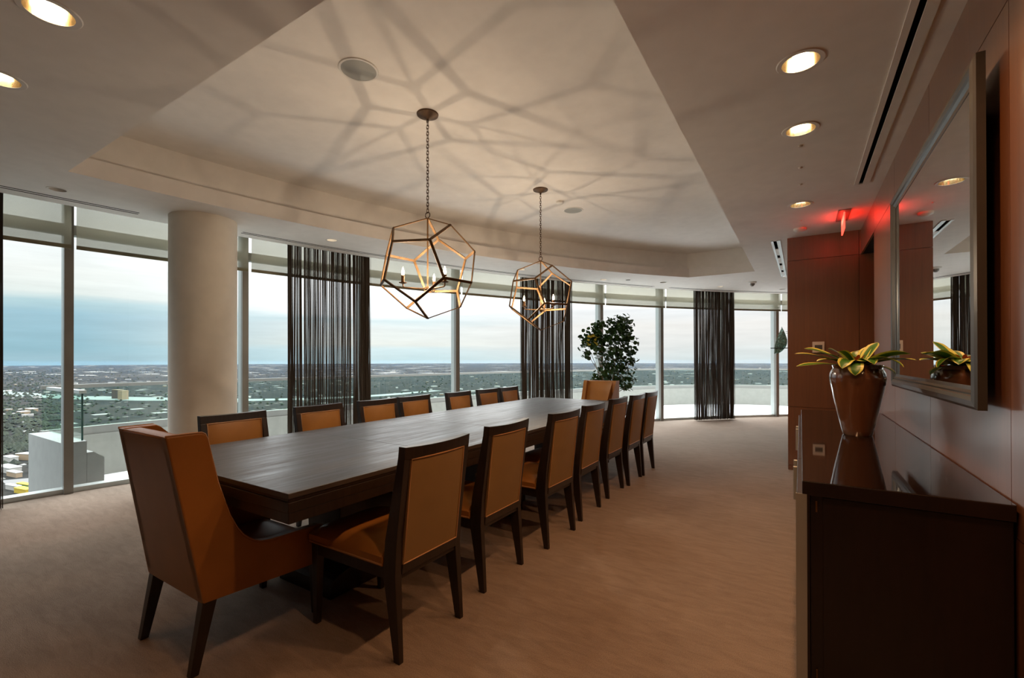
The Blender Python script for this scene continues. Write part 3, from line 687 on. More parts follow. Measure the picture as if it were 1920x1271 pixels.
    def rail(sgn):
        pts = []
        for q in range(5): z = .414+(.876-.414)*q/4; pts.append((bx_(z)+(-.005 if sgn < 0 else .039), -hb+.004, z))
        for q in range(1, 8): v = -1+2*q/8; pts.append((bx_(.876)-.016*(1-v*v)+(-.005 if sgn < 0 else .039), v*(hb-.004), .876))
        for q in range(4, -1, -1): z = .414+(.876-.414)*q/4; pts.append((bx_(z)+(-.005 if sgn < 0 else .039), hb-.004, z))
        pts.append((bx_(.414)+(-.005 if sgn < 0 else .039), -hb+.004, .414))
        return pts
    bm = NB(); tube(bm, rail(-1), .003, 5); tube(bm, rail(1), .003, 5); link('back_piping', bm, M['piping'], parent=bu, smooth=True)
    bm = NB(); hexa(bm, [(.020, -hb, .368), (.052, -hb, .368), (.052, hb, .368), (.020, hb, .368)], [(.014, -hb, .414), (.050, -hb, .414), (.050, hb, .414), (.014, hb, .414)])
    link('lower_rail', bm, M['dark_wood'], parent=t, bevel=.002)
    return t
ordn = ['nearest the camera', 'second', 'third', 'fourth', 'fifth', 'sixth', 'farthest']
RX = [-1.640, -1.690, -1.653, -1.686, -1.712, -1.685, -1.673]; RY = [1.620, 2.300, 3.013, 3.638, 4.324, 4.862, 5.348]
LY = [1.68, 2.36, 2.97, 3.47, 4.17, 4.762, 5.248]
def clabel(side, i):
    s = 'right' if side == 'r' else 'window'
    if i == 0: return 'tan high back dining chair, nearest the camera on the table\'s %s side' % s
    if i == 6: return 'tan high back dining chair, farthest from the camera on the table\'s %s side' % s
    return 'tan high back dining chair, %s from the camera on the table\'s %s side' % (ordn[i], s)
first = chair_proto(clabel('r', 0)); GR = 'dining chairs along the long table'
first['group'] = GR
for i in range(7):
    x = RX[i]*.9+.024; loc = (x, RY[i], 0); rz = PI+[0, .01, -.02, .01, .0, 0, 0][i]
    if i == 0: first.location = loc; first.rotation_euler = (0, 0, rz)
    else: dup(first, loc, rz, clabel('r', i), GR)
for i in range(7): dup(first, (-3.345-[0, .01, 0, .02, 0, .01, 0][i], LY[i], 0), [0, .01, -.02, .0, .015, 0, 0][i], clabel('l', i), GR)
# ------------------------------------------------------------------ armchairs at both ends
def armchair_proto(lb):
    """origin under rear feet, faces +x"""
    t = thing('wing_armchair', lb, 'armchair'); hw = .272
    prof = [(-.085, 1.000), (.045, 1.000), (.060, .992), (.070, .965), (.082, .90), (.106, .776), (.128, .700), (.150, .626), (.183, .558), (.205, .525), (.229, .502), (.252, .485), (.278, .472), (.327, .463), (.585, .456), (.602, .448), (.608, .425), (.600, .262), (.040, .290)]
    for s in (-1, 1):
        bm = NB(); n = len(prof)
        def yy(z, inner): 
            taper = max(0, (z-.45)/.55)*.030
            return s*(hw-taper-(.052 if inner else 0))
        a = [bm.verts.new((x, yy(z, False), z)) for x, z in prof]; b = [bm.verts.new((x, yy(z, True), z)) for x, z in prof]
        bm.faces.new(a); bm.faces.new(b)
        for i in range(n): bm.faces.new((a[i], a[(i+1) % n], b[(i+1) % n], b[i]))
        bmesh.ops.triangulate(bm, faces=[f for f in bm.faces if len(f.verts) > 4])
        sd = link('wing_and_arm', bm, M['leather'], parent=t, bevel=.007)
        bm = NB(); tube(bm, [(x, yy(z, False)-s*.003, z+.001) for x, z in prof[:17]], .0028, 5); link('side_piping', bm, M['piping'], parent=sd, smooth=True)
    # back panel with rounded cushion top
    bm = NB(); rows = []; nz = 10
    for i in range(nz+1):
        u = i/nz; z = .285+(.985-.285)*u; xb = .040-.125*((z-.29)/.71); th = .085 if z > .45 else .085
        tap = max(0, (z-.45)/.55)*.030; y = hw-tap-.010
        rows.append([(xb, -y, z), (xb, y, z), (xb+th, y-.035, z), (xb+th, -y+.035, z)])
    for zz, ins, th in ((.992, .008, .074), (.997, .022, .052)):
        y = hw-.030-.012; xb = -.087+ins*.6; rows.append([(xb, -y, zz), (xb, y, zz), (xb+th, y-.035, zz), (xb+th, -y+.035, zz)])
    rv = [[bm.verts.new(p) for p in r_] for r_ in rows]
    for a, b in zip(rv, rv[1:]):
        for k in range(4): bm.faces.new((a[k], a[(k+1) % 4], b[(k+1) % 4], b[k]))
    bm.faces.new(rv[0]); bm.faces.new(rv[-1]); bp = link('back', bm, M['leather'], parent=t, bevel=.006, smooth=True)
    bm = NB(); y = hw-.034; tube(bm, [(-.084, -y, .996), (-.086, 0, .998), (-.084, y, .996)], .003, 5); link('back_piping', bm, M['piping'], parent=bp, smooth=True)
    bm = NB(); nz = 8; gs = {}
    for i in range(nz+1):
        for j in range(nz+1):
            u, v = i/nz, -1+2*j/nz; z = .42+.565*u; e = (1-abs(v)**4)*(1-abs(2*u-1)**6); gs[i, j] = bm.verts.new((.040-.125*((z-.29)/.71)+.085+.028*e, v*(hw-.056-max(0, (z-.45)/.55)*.030), z))
    for i in range(nz):
        for j in range(nz): bm.faces.new((gs[i, j], gs[i+1, j], gs[i+1, j+1], gs[i, j+1]))
    link('inner_back_cushion', bm, M['leather'], parent=t, smooth=True)
    bm = NB(); n = 10; gs = {}; x0, x1, y0, y1 = .10, .600, -hw+.050, hw-.050
    for i in range(n+1):
        for j in range(n+1):
            u, v = i/n, j/n; e = (1-abs(2*u-1)**5)*(1-abs(2*v-1)**5); gs[i, j] = bm.verts.new((x0+(x1-x0)*u, y0+(y1-y0)*v, .372+.055*max(e, 0)**.45))
    for i in range(n):
        for j in range(n): bm.faces.new((gs[i, j], gs[i+1, j], gs[i+1, j+1], gs[i, j+1]))
    rim = [gs[i, 0] for i in range(n+1)]+[gs[n, j] for j in range(1, n+1)]+[gs[i, n] for i in range(n-1, -1, -1)]+[gs[0, j] for j in range(n-1, 0, -1)]
    lo = [bm.verts.new((v.co.x, v.co.y, .30)) for v in rim]; k = len(rim)
    for i in range(k): bm.faces.new((rim[i], rim[(i+1) % k], lo[(i+1) % k], lo[i]))
    bm.faces.new(lo); link('seat', bm, M['leather'], parent=t, smooth=True)
    bm = NB(); box(bm, .09, .590, -hw+.045, hw-.045, .268, .305); link('seat_rail', bm, M['leather'], parent=t)
    for s in (-1, 1):
        y = s*(hw-.008); yi = s*(hw-.052)
        bm = NB(); hexa(bm, [(-.005, y-s*.004, 0), (.028, y-s*.004, 0), (.028, yi+s*.008, 0), (-.005, yi+s*.008, 0)], [(.042, y, .295), (.098, y, .295), (.098, yi, .295), (.042, yi, .295)]); link('rear_leg', bm, M['dark_wood'], parent=t, bevel=.002)
        bm = NB(); hexa(bm, [(.565, y-s*.004, 0), (.592, y-s*.004, 0), (.592, yi+s*.008, 0), (.565, yi+s*.008, 0)], [(.552, y, .29), (.598, y, .29), (.598, yi, .29), (.552, yi, .29)]); link('front_leg', bm, M['dark_wood'], parent=t, bevel=.002)
    return t
ac = armchair_proto('tan leather wing armchair at the near end of the table, back to camera')
ac.location = (-2.372, .890, 0); ac.rotation_euler = (0, 0, PI/2); ac['group'] = 'wing armchairs at the table ends'
dup(ac, (-2.42, 6.24, 0), -PI/2, 'tan leather wing armchair at the far end of the table, facing camera', 'wing armchairs at the table ends')
# ------------------------------------------------------------------ sideboard
t = thing('sideboard', 'long black lacquered sideboard with glossy top along the wood wall', 'sideboard', (0.30, 3.45, 0))
bm = NB(); box(bm, -.296, .262, -1.43, 1.42, .801, .852); link('top', bm, M['lacquer'], parent=t, bevel=.0025)
bm = NB(); box(bm, -.2945, .2620, -1.4285, 1.4185, .8515, .8535); link('polished_top_sheet', bm, M['gloss_top'], parent=t)
bm = NB(); box(bm, -.270, .260, -1.410, 1.405, .06, .801); link('carcass', bm, M['lacquer'], parent=t)
bm = NB(); box(bm, -.24, .24, -1.38, 1.37, 0, .06); link('plinth', bm, M['black'], parent=t)
bm = NB(); box(bm, -.232, .258, -1.4165, -1.410, .065, .797); link('side_panel', bm, M['lacquer'], parent=t, bevel=.0015)
for k in range(4):
    y0 = -1.43+k*.7095; bm = NB(); box(bm, -.314, -.272, y0+.002, y0+.7075, .03, .803); d = link('door', bm, M['lacquer'], parent=t, bevel=.002)
    bm = NB(); yy = y0+.62 if k % 2 == 0 else y0+.08; box(bm, -.332, -.314, yy-.010, yy+.010, .62, .78); link('handle', bm, M['alu'], parent=d, bevel=.003)
    if k == 0:
        bm = NB(); box(bm, -.316, -.2815, -1.4305, -1.4275, .03, .804); box(bm, -.3165, -.3135, -1.43, -1.42, .03, .803); e = link('edge_trim', bm, M['alu'], parent=d); e['label'] = 'satin silver edge strip of the nearest door'
for z in (.76, .14):
    bm = NB(); tube(bm, [(-.252, -1.4175, z-.02), (-.252, -1.4175, z+.02)], .003, 8); link('hinge', bm, M['gilt'], parent=t)
# ------------------------------------------------------------------ mirror
t = thing('wall_mirror', 'large rectangular pewter framed mirror hanging on the right wood wall', 'mirror', (.50, 3.0, 1.13))
Y0, Y1, Z1, fwid = -.852, .852, 1.212, .078
bm = NB()
def frame_ring(y0, y1, z0, z1, w, x0, x1, xm):
    """mitred moulding: outer box edge to inner lip with sloped face"""
    o = [(y0, z0), (y1, z0), (y1, z1), (y0, z1)]
    def ins(k): return [(y0+k, z0+k), (y1-k, z0+k), (y1-k, z1-k), (y0+k, z1-k)]
    prof = [(0, x1), (0, xm), (.010, x0), (.030, x0-.004), (w*.55, x0+.002), (w*.62, x0+.010), (w*.70, x0+.006), (w*.82, x0+.014), (w, x0+.016), (w, x1)]
    loops = [[bm.verts.new((x, p[0], p[1])) for p in ins(k)] for k, x in prof]
    loops.append(loops[0])
    for a, b in zip(loops, loops[1:]):
        for i in range(4): bm.faces.new((a[i], a[(i+1) % 4], b[(i+1) % 4], b[i]))
frame_ring(Y0, Y1, 0, Z1, fwid, 0, .030, .006)
link('frame', bm, M['frame_pewter'], parent=t)
bm = NB(); box(bm, .018, .024, Y0+.07, Y1-.07, .07, Z1-.07); link('mirror_glass', bm, M['mirror'], parent=t)
bm = NB(); box(bm, .024, .032, Y0+.03, Y1-.03, .03, Z1-.03); box(bm, .030, .0685, Y0+.2, Y1-.2, Z1-.22, Z1-.14); box(bm, .030, .0685, Y0+.2, Y1-.2, .14, .2)
link('backing_board', bm, M['black'], parent=t)
# ------------------------------------------------------------------ thermostat
t = thing('wall_thermostat', 'white square thermostat with grey screen on the wood end wall', 'thermostat', (.175, YE, 1.44))
bm = NB(); box(bm, -.058, .058, -.018, 0.0, -.063, .063); link('cover_plate', bm, M['plastic_white'], parent=t, bevel=.004)
bm = NB(); box(bm, -.036, .036, -.021, -.017, -.028, .026); link('display', bm, M['screen'], parent=t, bevel=.001)
# ------------------------------------------------------------------ vase with variegated plant
def strap_leaf(bm, base, az, L_, w, rise, droop, twist=0.0, fold=.25):
    uvl = bm.loops.layers.uv.verify(); n = 12; rows = []; p = Vector(base); el = rise
    dz = Vector((math.cos(az), math.sin(az), 0)); side = Vector((-math.sin(az), math.cos(az), 0))
    for i in range(n+1):
        u = i/n; d = dz*math.cos(el)+Vector((0, 0, math.sin(el))); nrm = -dz*math.sin(el)+Vector((0, 0, math.cos(el)))
        tw = twist*u; s2 = side*math.cos(tw)+nrm*math.sin(tw); n2 = nrm*math.cos(tw)-side*math.sin(tw)
        ww = w*(.30+.70*math.sin(PI*min(1, .08+u*.62)))*(1 if u < .74 else max(.02, (1-((u-.74)/.26)**2.4)))
        rows.append([(p+s2*ww*q+n2*abs(q)*ww*fold, (q+1)/2, u) for q in (-1, -.62, 0, .62, 1)])
        p = p+d*(L_/n); el -= droop/n*(.6+.8*u)
    vs = [[(bm.verts.new(c), a, b) for c, a, b in r_] for r_ in rows]
    for a, b in zip(vs, vs[1:]):
        for k in range(4):
            q = (a[k], a[k+1], b[k+1], b[k]); f = bm.faces.new([x[0] for x in q]); f.smooth = True
            for lp, x in zip(f.loops, q): lp[uvl].uv = (x[1], x[2])
t = thing('potted_bromeliad', 'glazed brown vase with yellow edged leafy plant on the sideboard', 'potted plant', (.286, 3.41, .8537))
bm = NB(); lathe(bm, [(0, 0), (.070, 0), (.074, .006), (.079, .030), (.098, .12), (.118, .22), (.133, .30), (.138, .338), (.135, .368), (.125, .388), (.1205, .394), (.123, .402), (.1265, .414), (.122, .416), (.117, .400), (.115, .375), (0, .37)], 56)
link('vase', bm, M['vase'], parent=t, smooth=True)
bm = NB(); lathe(bm, [(0, .392), (.06, .390), (.116, .382)], 24); link('soil', bm, M['soil'], parent=t, smooth=True)
# azimuth measured in world: +x right wall, +y far
lv = [(198, .33, .027, .50, .50), (186, .28, .031, .72, .55), (168, .22, .026, .85, .9), (210, .34, .017, .22, .45), (222, .27, .024, .50, .8), (262, .19, .031, .75, 2.6), (243, .20, .029, .9, 2.2), (288, .20, .028, .85, 1.7), (303, .36, .028, .50, .60), (310, .34, .027, .36, .50), (298, .36, .020, .55, 1.25), (318, .28, .022, .62, .7),
      (5, .19, .026, .62, .75), (27, .19, .024, .7, .35), (62, .20, .030, 1.05, .5), (88, .20, .026, .9, .7), (112, .22, .026, .8, 1.0), (138, .21, .026, 1.0, .8), (42, .20, .031, 1.1, .3), (322, .20, .022, .3, 1.2), (280, .15, .024, .9, 1.4), (70, .20, .020, .5, 1.2), (232, .17, .020, 1.1, .9)]
for az, Ln, w_, ri, dr in lv:
    bm = NB(); a = math.radians(az)
    f_ = 1.0
    # keep leaves clear of the mirror behind the vase
    if math.cos(a) > .6: Ln = min(Ln, .215/math.cos(a)+.02)
    strap_leaf(bm, (.018*math.cos(a), .018*math.sin(a), .398), a, Ln, w_*1.22, ri*.9, dr, twist=random.uniform(-.5, .5))
    link('leaf', bm, M['variegated'], parent=t)
bm = NB()
for k in range(9):
    a = k*2.4; strap_leaf(bm, (.006*math.cos(a), .006*math.sin(a), .410), a, .055+.012*(k % 3), .010, 1.25, .6)
o = link('flower_bracts', bm, M['red_leaf'], parent=t); o['label'] = 'red centre bracts'
# ------------------------------------------------------------------ tall plant behind the far armchair
def tall_plant():
    t = thing('tall_potted_plant', 'tall bushy potted plant with small round leaves behind far armchair', 'potted plant', (-2.72, 7.35, 0)); rnd = random.Random(5)
    bm = NB(); lathe(bm, [(0, 0), (.17, 0), (.20, .05), (.26, .60), (.275, .64), (.265, .66), (.245, .645), (.235, .60), (0, .59)], 40); link('planter', bm, M['black_pot'], parent=t, smooth=True)
    bm = NB(); lathe(bm, [(0, .61), (.236, .60)], 24); link('soil', bm, M['soil'], parent=t)
    # camera sees the plant from -y/+x side; view-right direction is (.85,.53)
    R_ = Vector((.846, .533, 0)); Dp = Vector((-.533, .846, 0))
    stems = []
    def blob(u, z, ru, rz, n, cen): return [(u, z, ru, rz, n, cen)]
    sm = NB(); lf = NB()
    def leaf(p, s):
        az = rnd.uniform(0, 2*PI); el = rnd.uniform(-.9, .9); a = Vector((math.cos(az)*math.cos(el), math.sin(az)*math.cos(el), math.sin(el))); b = a.cross(Vector((rnd.random(), rnd.random(), rnd.random()+.2))).normalized(); c = a.cross(b)*.18
        v = [lf.verts.new(p+a*s*ca+b*s*sa+c*s*abs(sa)*1.0) for ca, sa in ((-1, 0), (-.55, .75), (.1, .98), (.75, .62), (1.05, 0), (.75, -.62), (.1, -.98), (-.55, -.75))]
        mid = lf.verts.new(p-c*s*.3)
        for k in range(8): lf.faces.new((mid, v[k], v[(k+1) % 8]))
    clusters = [(.16, 1.93, .26, .10, 80), (.22, 1.78, .24, .12, 85), (.02, 1.70, .18, .14, 60), (-.17, 1.86, .10, .08, 26), (-.28, 1.72, .13, .10, 36), (-.36, 1.58, .13, .10, 38), (-.17, 1.62, .16, .12, 50), (-.36, 1.40, .09, .07, 20), (-.14, 1.44, .14, .10, 34),
                (.30, 1.62, .18, .12, 50), (.12, 1.50, .22, .12, 60), (.34, 1.44, .12, .07, 20), (.08, 1.34, .20, .12, 50), (.26, 1.26, .18, .10, 40), (.40, 1.30, .09, .04, 10), (.02, 1.20, .20, .12, 50), (.26, 1.10, .14, .10, 30), (-.02, 1.04, .22, .12, 60), (.16, .95, .20, .10, 40), (-.16, .93, .16, .06, 24), (.30, .86, .12, .07, 16), (.34, .96, .10, .05, 10), (0, .84, .24, .08, 30)]
    for (u, z, ru, rz, n) in clusters:
        for _ in range(int(n*1.5)):
            q = rnd.gauss(0, .5); w = rnd.gauss(0, .5); d = rnd.gauss(0, .5)
            p = R_*(u+ru*max(-1, min(1, q)))+Dp*(ru*.9*max(-1, min(1, d)))+Vector((0, 0, z+rz*max(-1.1, min(1.1, w))))
            leaf(p, rnd.uniform(.026, .042))
    for (u, z, ru, rz, n) in clusters[:21]:
        b = R_*(rnd.uniform(-.08, .08))+Dp*rnd.uniform(-.08, .08)+Vector((0, 0, .6)); e = R_*u+Dp*rnd.uniform(-.08, .08)+Vector((0, 0, z))
        mid = b.lerp(e, .55)+R_*(-.35*(e-b).dot(R_))*.4
        tube(sm, [b, mid, e], [.009, .006, .003], 6)
    link('stems', sm, M['stem'], parent=t, smooth=True); link('foliage', lf, M['leaf_dark'], parent=t)
    lf = NB()
    for _ in range(16): leaf(R_*(-.27+rnd.uniform(-.10, .08))+Dp*(-.14)+Vector((0, 0, 1.62+rnd.uniform(-.07, .08))), rnd.uniform(.022, .034))
    o = link('yellow_leaves', lf, simple('yellowing_leaf', (.50, .42, .04), rough=.5), parent=t); o['label'] = 'yellowing leaves'
tall_plant()
# ------------------------------------------------------------------ glass leaf ornament on a small bracket by the wood wall
t = thing('glass_ornament', 'pale green glass leaf shaped ornament on thin dark shelf past the wood corner', 'ornament', (-.13, 9.0, 1.44))
bm = NB(); box(bm, -.30, 0, -.09, .09, .045, .056); link('bracket_shelf', bm, M['black'], parent=t)
for k, (dx, dy, sc) in enumerate(((0, 0, 1.0), (.035, .035, .86))):
    bm = NB(); rows = []; n = 16
    for i in range(n+1):
        u = i/n; z = -.045+.455*sc*u; xl = dx-.25+.12*u*sc-.030*math.sin(PI*u); xr = dx-.245+.10*u*sc+.125*sc*math.sin(PI*u**.8)**.9+.004; th = .014*math.sin(PI*u)+.002; xm = (xl+xr)/2
        rows.append([bm.verts.new((xl, dy-.002, z)), bm.verts.new((xm, dy-th, z)), bm.verts.new((xr, dy-.002, z)), bm.verts.new((xr, dy+.002, z)), bm.verts.new((xm, dy+th, z)), bm.verts.new((xl, dy+.002, z))])
    for a, b in zip(rows, rows[1:]):
        for q in range(6): bm.faces.new((a[q], a[(q+1) % 6], b[(q+1) % 6], b[q]))
    bm.faces.new(rows[0]); bm.faces.new(rows[-1]); link('glass_leaf', bm, M['art_glass'], parent=t, smooth=True)
for k in range(2):
    bm = NB(); tube(bm, [(-.08, .0, .33-.03*k), (-.04, .0, .33-.03*k), (-.005, 0, .28-.03*k)], .003, 6); link('wire', bm, M['dark_metal'], parent=t)
# ------------------------------------------------------------------ terrace outside
PAR = [(-7.72, 1.66), (-7.78, 2.4), (-7.72, 3.2), (-7.55, 4.3), (-7.25, 6.0), (-6.95, 7.6), (-6.55, 9.4), (-6.0, 11.1), (-5.2, 13.0), (-4.3, 14.7), (-3.3, 16.0), (-2.3, 16.75), (-1.2, 17.1), (0.2, 17.2), (2.0, 17.0), (4.0, 16.4)]
def smooth_path(p, it=2):
    for _ in range(it):
        q = [p[0]]
        for a, b in zip(p, p[1:]): q += [(a[0]*.75+b[0]*.25, a[1]*.75+b[1]*.25), (a[0]*.25+b[0]*.75, a[1]*.25+b[1]*.75)]
        q.append(p[-1]); p = q
    return p
PS = smooth_path(PAR)
bm = NB(); inner = arc(122, 173.1, 16.78, 50); pts = [(x, y) for x, y in PS]
# terrace floor polygon between facade and parapet
poly = pts+inner
slab(bm, poly, [], -.2); link('terrace_floor', bm, M['terrace'], kind='structure')
bm = NB(); sweep_wall(bm, PS, -.02, .22, -1.2, .345); link('terrace_parapet', bm, M['concrete'], kind='structure')
bm = NB(); sweep_wall(bm, PS, .0, .10, .345, .45); w = link('terrace_rail_base', bm, M['rail_metal'], kind='structure')
t = thing('glass_railing', 'long curved glass balustrade with metal handrail around the terrace outside', 'railing', (0, 0, .45))
seg = 6
for i in range(0, len(PS)-1, seg):
    pp = PS[i:i+seg+1]
    if len(pp) < 2: continue
    a = Vector(pp[0]); b = Vector(pp[1]); d = (b-a).normalized(); pp = [tuple(a+d*.008)]+pp[1:]
    bm = NB(); sweep_wall(bm, pp, .045, .055, 0, .50); link('glass_panel', bm, M['rail_glass'], parent=t)
bm = NB(); sweep_wall(bm, PS, .015, .085, .50, .545); link('handrail', bm, M['rail_metal'], parent=t)
# left end wall of the terrace
bm = NB(); box(bm, -7.62, -6.40, 1.52, 1.71, -6, .45); link('terrace_end_wall', bm, M['pale_concrete'], kind='structure')
bm = NB(); prism(bm, [(1.712, -.195), (1.855, -.195), (1.855, .255), (1.765, .325), (1.712, .325)], -6.62, -6.40, 'x')
link('terrace_curb', bm, M['pale_concrete'], kind='structure')
t = thing('end_rail_glass', 'short straight glass rail panel on the terrace end wall at left', 'railing', (-7.15, 1.69, .45))
bm = NB(); box(bm, -.42, .68, -.006, .006, 0, .50); link('glass_panel', bm, M['rail_glass'], parent=t)
bm = NB(); box(bm, -.44, .70, -.03, .03, .50, .535); link('handrail', bm, M['alu'], parent=t)
bm = NB(); box(bm, .680, .688, -.008, .008, -.08, .50); link('glass_edge', bm, simple('dark_green_glass_edge', (.03, .09, .08), rough=.2), parent=t)
# ------------------------------------------------------------------ the city plain far below
GZ = -150.0
def mk_ground():
    mt, nt, out = new_mat('wooded_city_plain')
    b = N(nt, 'ShaderNodeBsdfPrincipled'); L(nt, b.outputs[0], out.inputs[0]); b.inputs['Roughness'].default_value = 1; b.inputs['Specular IOR Level'].default_value = .05
    tc = N(nt, 'ShaderNodeTexCoord')
    def no(s, d=4, r=.6):
        n = N(nt, 'ShaderNodeTexNoise', i_Scale=s, i_Detail=d, i_Roughness=r); L(nt, tc.outputs['Object'], n.inputs['Vector']); return n.outputs[0]
    big = no(.0009, 5); med = no(.006, 6, .7); fine = no(.05, 4, .7)
    f = N(nt, 'ShaderNodeMapRange', i_1=.35, i_2=.65); L(nt, math_n(nt, 'ADD', math_n(nt, 'MULTIPLY', med, .5), math_n(nt, 'MULTIPLY', fine, .5)), f.inputs[0])
    c = mixc(nt, f.outputs[0], (.010, .012, .012), (.028, .028, .026))
    f2 = N(nt, 'ShaderNodeMapRange', i_1=.52, i_2=.66); L(nt, big, f2.inputs[0])
    c = mixc(nt, math_n(nt, 'MULTIPLY', f2.outputs[0], .55), c, (.048, .044, .038))
    # pale roofs and lots
    v = N(nt, 'ShaderNodeTexVoronoi', i_Scale=.012, feature='F1', distance='CHEBYCHEV'); L(nt, tc.outputs['Object'], v.inputs['Vector'])
    sc = N(nt, 'ShaderNodeSeparateColor'); L(nt, v.outputs['Color'], sc.inputs[0])
    dens = N(nt, 'ShaderNodeMapRange', i_1=.46, i_2=.62, i_3=.0, i_4=.6); L(nt, no(.0006, 4), dens.inputs[0])
    roof = math_n(nt, 'MULTIPLY', math_n(nt, 'LESS_THAN', v.outputs['Distance'], .20), math_n(nt, 'LESS_THAN', sc.outputs[0], dens.outputs[0]))
    c = mixc(nt, roof, c, (.24, .24, .23))
    v2 = N(nt, 'ShaderNodeTexVoronoi', i_Scale=.035, feature='F1', distance='CHEBYCHEV'); L(nt, tc.outputs['Object'], v2.inputs['Vector'])
    sc2 = N(nt, 'ShaderNodeSeparateColor'); L(nt, v2.outputs['Color'], sc2.inputs[0])
    roof2 = math_n(nt, 'MULTIPLY', math_n(nt, 'LESS_THAN', v2.outputs['Distance'], .22), math_n(nt, 'LESS_THAN', sc2.outputs[1], .16))
    c = mixc(nt, roof2, c, (.16, .155, .14))
    mp3 = N(nt, 'ShaderNodeMapping'); mp3.inputs['Scale'].default_value = (.0016, .0052, 1); mp3.inputs['Rotation'].default_value = (0, 0, .5); L(nt, tc.outputs['Object'], mp3.inputs[0])
    v3 = N(nt, 'ShaderNodeTexVoronoi', i_Scale=1.0, feature='F1', distance='CHEBYCHEV'); L(nt, mp3.outputs[0], v3.inputs['Vector'])
    sc3 = N(nt, 'ShaderNodeSeparateColor'); L(nt, v3.outputs['Color'], sc3.inputs[0])
    ln = N(nt, 'ShaderNodeVectorMath', operation='LENGTH'); L(nt, tc.outputs['Object'], ln.inputs[0])
    far = math_n(nt, 'GREATER_THAN', ln.outputs['Value'], 5200)
    roof3 = math_n(nt, 'MULTIPLY', math_n(nt, 'MULTIPLY', math_n(nt, 'LESS_THAN', v3.outputs['Distance'], .26), math_n(nt, 'LESS_THAN', sc3.outputs[2], .16)), far)
    c = mixc(nt, roof3, c, (.22, .22, .21))
    L(nt, c, b.inputs['Base Color'])
    return mt
bm = NB(); n = 96
rg = [0.01, 400, 1500, 5000, 18400]; rows = [[bm.verts.new((r_*math.cos(2*PI*i/n), r_*math.sin(2*PI*i/n), GZ)) for i in range(n)] for r_ in rg]
for a, b in zip(rows, rows[1:]):
    for i in range(n): bm.faces.new((a[i], a[(i+1) % n], b[(i+1) % n], b[i]))
link('city_plain', bm, mk_ground(), kind='structure')
# river
M['water'] = simple('pale_river_water', (.12, .15, .14), rough=.5, spec=.3)
riv = [(-3400, 560), (-2700, 560), (-2200, 720), (-1900, 860), (-1700, 960), (-1500, 1250), (-1500, 1700)]
wid = [30, 55, 70, 55, 45, 40, 30]
bm = NB(); rs = smooth_path(riv)
k = len(rs); L_, Rr = [], []
for i, p in enumerate(rs):
    a = Vector(rs[max(i-1, 0)]); b = Vector(rs[min(i+1, k-1)]); tt = (b-a).normalized(); nn = Vector((-tt.y, tt.x)); w_ = wid[min(int(i/k*len(wid)), len(wid)-1)]
    L_.append(bm.verts.new((p[0]+nn.x*w_, p[1]+nn.y*w_, GZ+.6))); Rr.append(bm.verts.new((p[0]-nn.x*w_, p[1]-nn.y*w_, GZ+.6)))
for i in range(k-1): bm.faces.new((L_[i], L_[i+1], Rr[i+1], Rr[i]))
o = link('river', bm, M['water'], kind='structure')
rnd = random.Random(11); SPOTS = []
def far_pos(px, py):
    d = rr*(px-960)/F-uu*(py-CY)/F+fw; t_ = (GZ-CAM_H)/d.z; return d.x*t_, d.y*t_
def clear(x, y, r):
    return all((x-a)**2+(y-b)**2 > (r+q)**2 for a, b, q in SPOTS)
# buildings of the city
def house(px, py, w_, d_, h_, rot, mat, roofm, lb, grp=None, name='distant_building'):
    x, y = far_pos(px, py); SPOTS.append((x, y, math.hypot(w_, d_)/2+1)); t = thing(name, lb, 'building', (x, y, GZ), rot, grp)
    bm = NB(); box(bm, -w_/2, w_/2, -d_/2, d_/2, 0, h_); link('walls', bm, mat, parent=t)
    bm = NB(); box(bm, -w_/2-.4, w_/2+.4, -d_/2-.4, d_/2+.4, h_, h_+.8); link('roof', bm, roofm, parent=t)
    return t
M['b_white'] = simple('white_building', (.30, .29, .27), rough=.9)
M['b_roof'] = simple('pale_flat_roof', (.40, .40, .385), rough=.9)
M['b_tan'] = simple('tan_building', (.24, .175, .11), rough=.9)
M['b_brown'] = simple('brown_building', (.07, .05, .04), rough=.9)
M['b_grey'] = simple('grey_lot', (.12, .12, .12), rough=.9)
M['b_yellow'] = simple('yellow_building', (.38, .27, .02), rough=.8)
M['b_green'] = simple('green_building', (.02, .13, .04), rough=.8)
house(16, 884, 40, 12, 7, .15, M['b_white'], M['b_roof'], 'white flat roofed building lowest in the left window above parking lot')
house(27, 893, 26, 6, 6, .15, M['b_tan'], M['b_roof'], 'narrow cream building beside the grey parking lot far below')
house(25, 918, 24, 4, 5, .2, M['b_white'], M['b_roof'], 'long narrow white roofed building below the grey parking lot')
house(47, 915, 24, 5, 5, .2, M['b_green'], M['b_yellow'], 'green building with yellow roof at bottom of left window')
house(45, 924, 24, 7, 5, .2, M['b_yellow'], M['b_yellow'], 'bright yellow building at bottom of left window')
house(20, 866, 26, 9, 8, .1, M['b_white'], M['b_roof'], 'pale building above the white flat roofed one in left window')
house(52, 861, 24, 12, 9, .4, M['b_tan'], M['b_roof'], 'small cream building beside terrace wall edge in left window')
t = house(221, 747, 34, 22, 34, .3, M['b_brown'], M['b_tan'], 'brown and cream tower block beside the river, left window'); x_, y_ = far_pos(231, 749)
house(231, 749, 22, 24, 34, .3, M['b_tan'], M['b_tan'], 'cream tower block right of the brown one beside the river')
house(59, 771, 42, 16, 8, .1, M['b_tan'], M['b_roof'], 'wide tan roofed building midway up the left window')
house(44, 776, 30, 20, 7, .1, M['b_tan'], M['b_roof'], 'small tan building left of the wide tan roofed one')
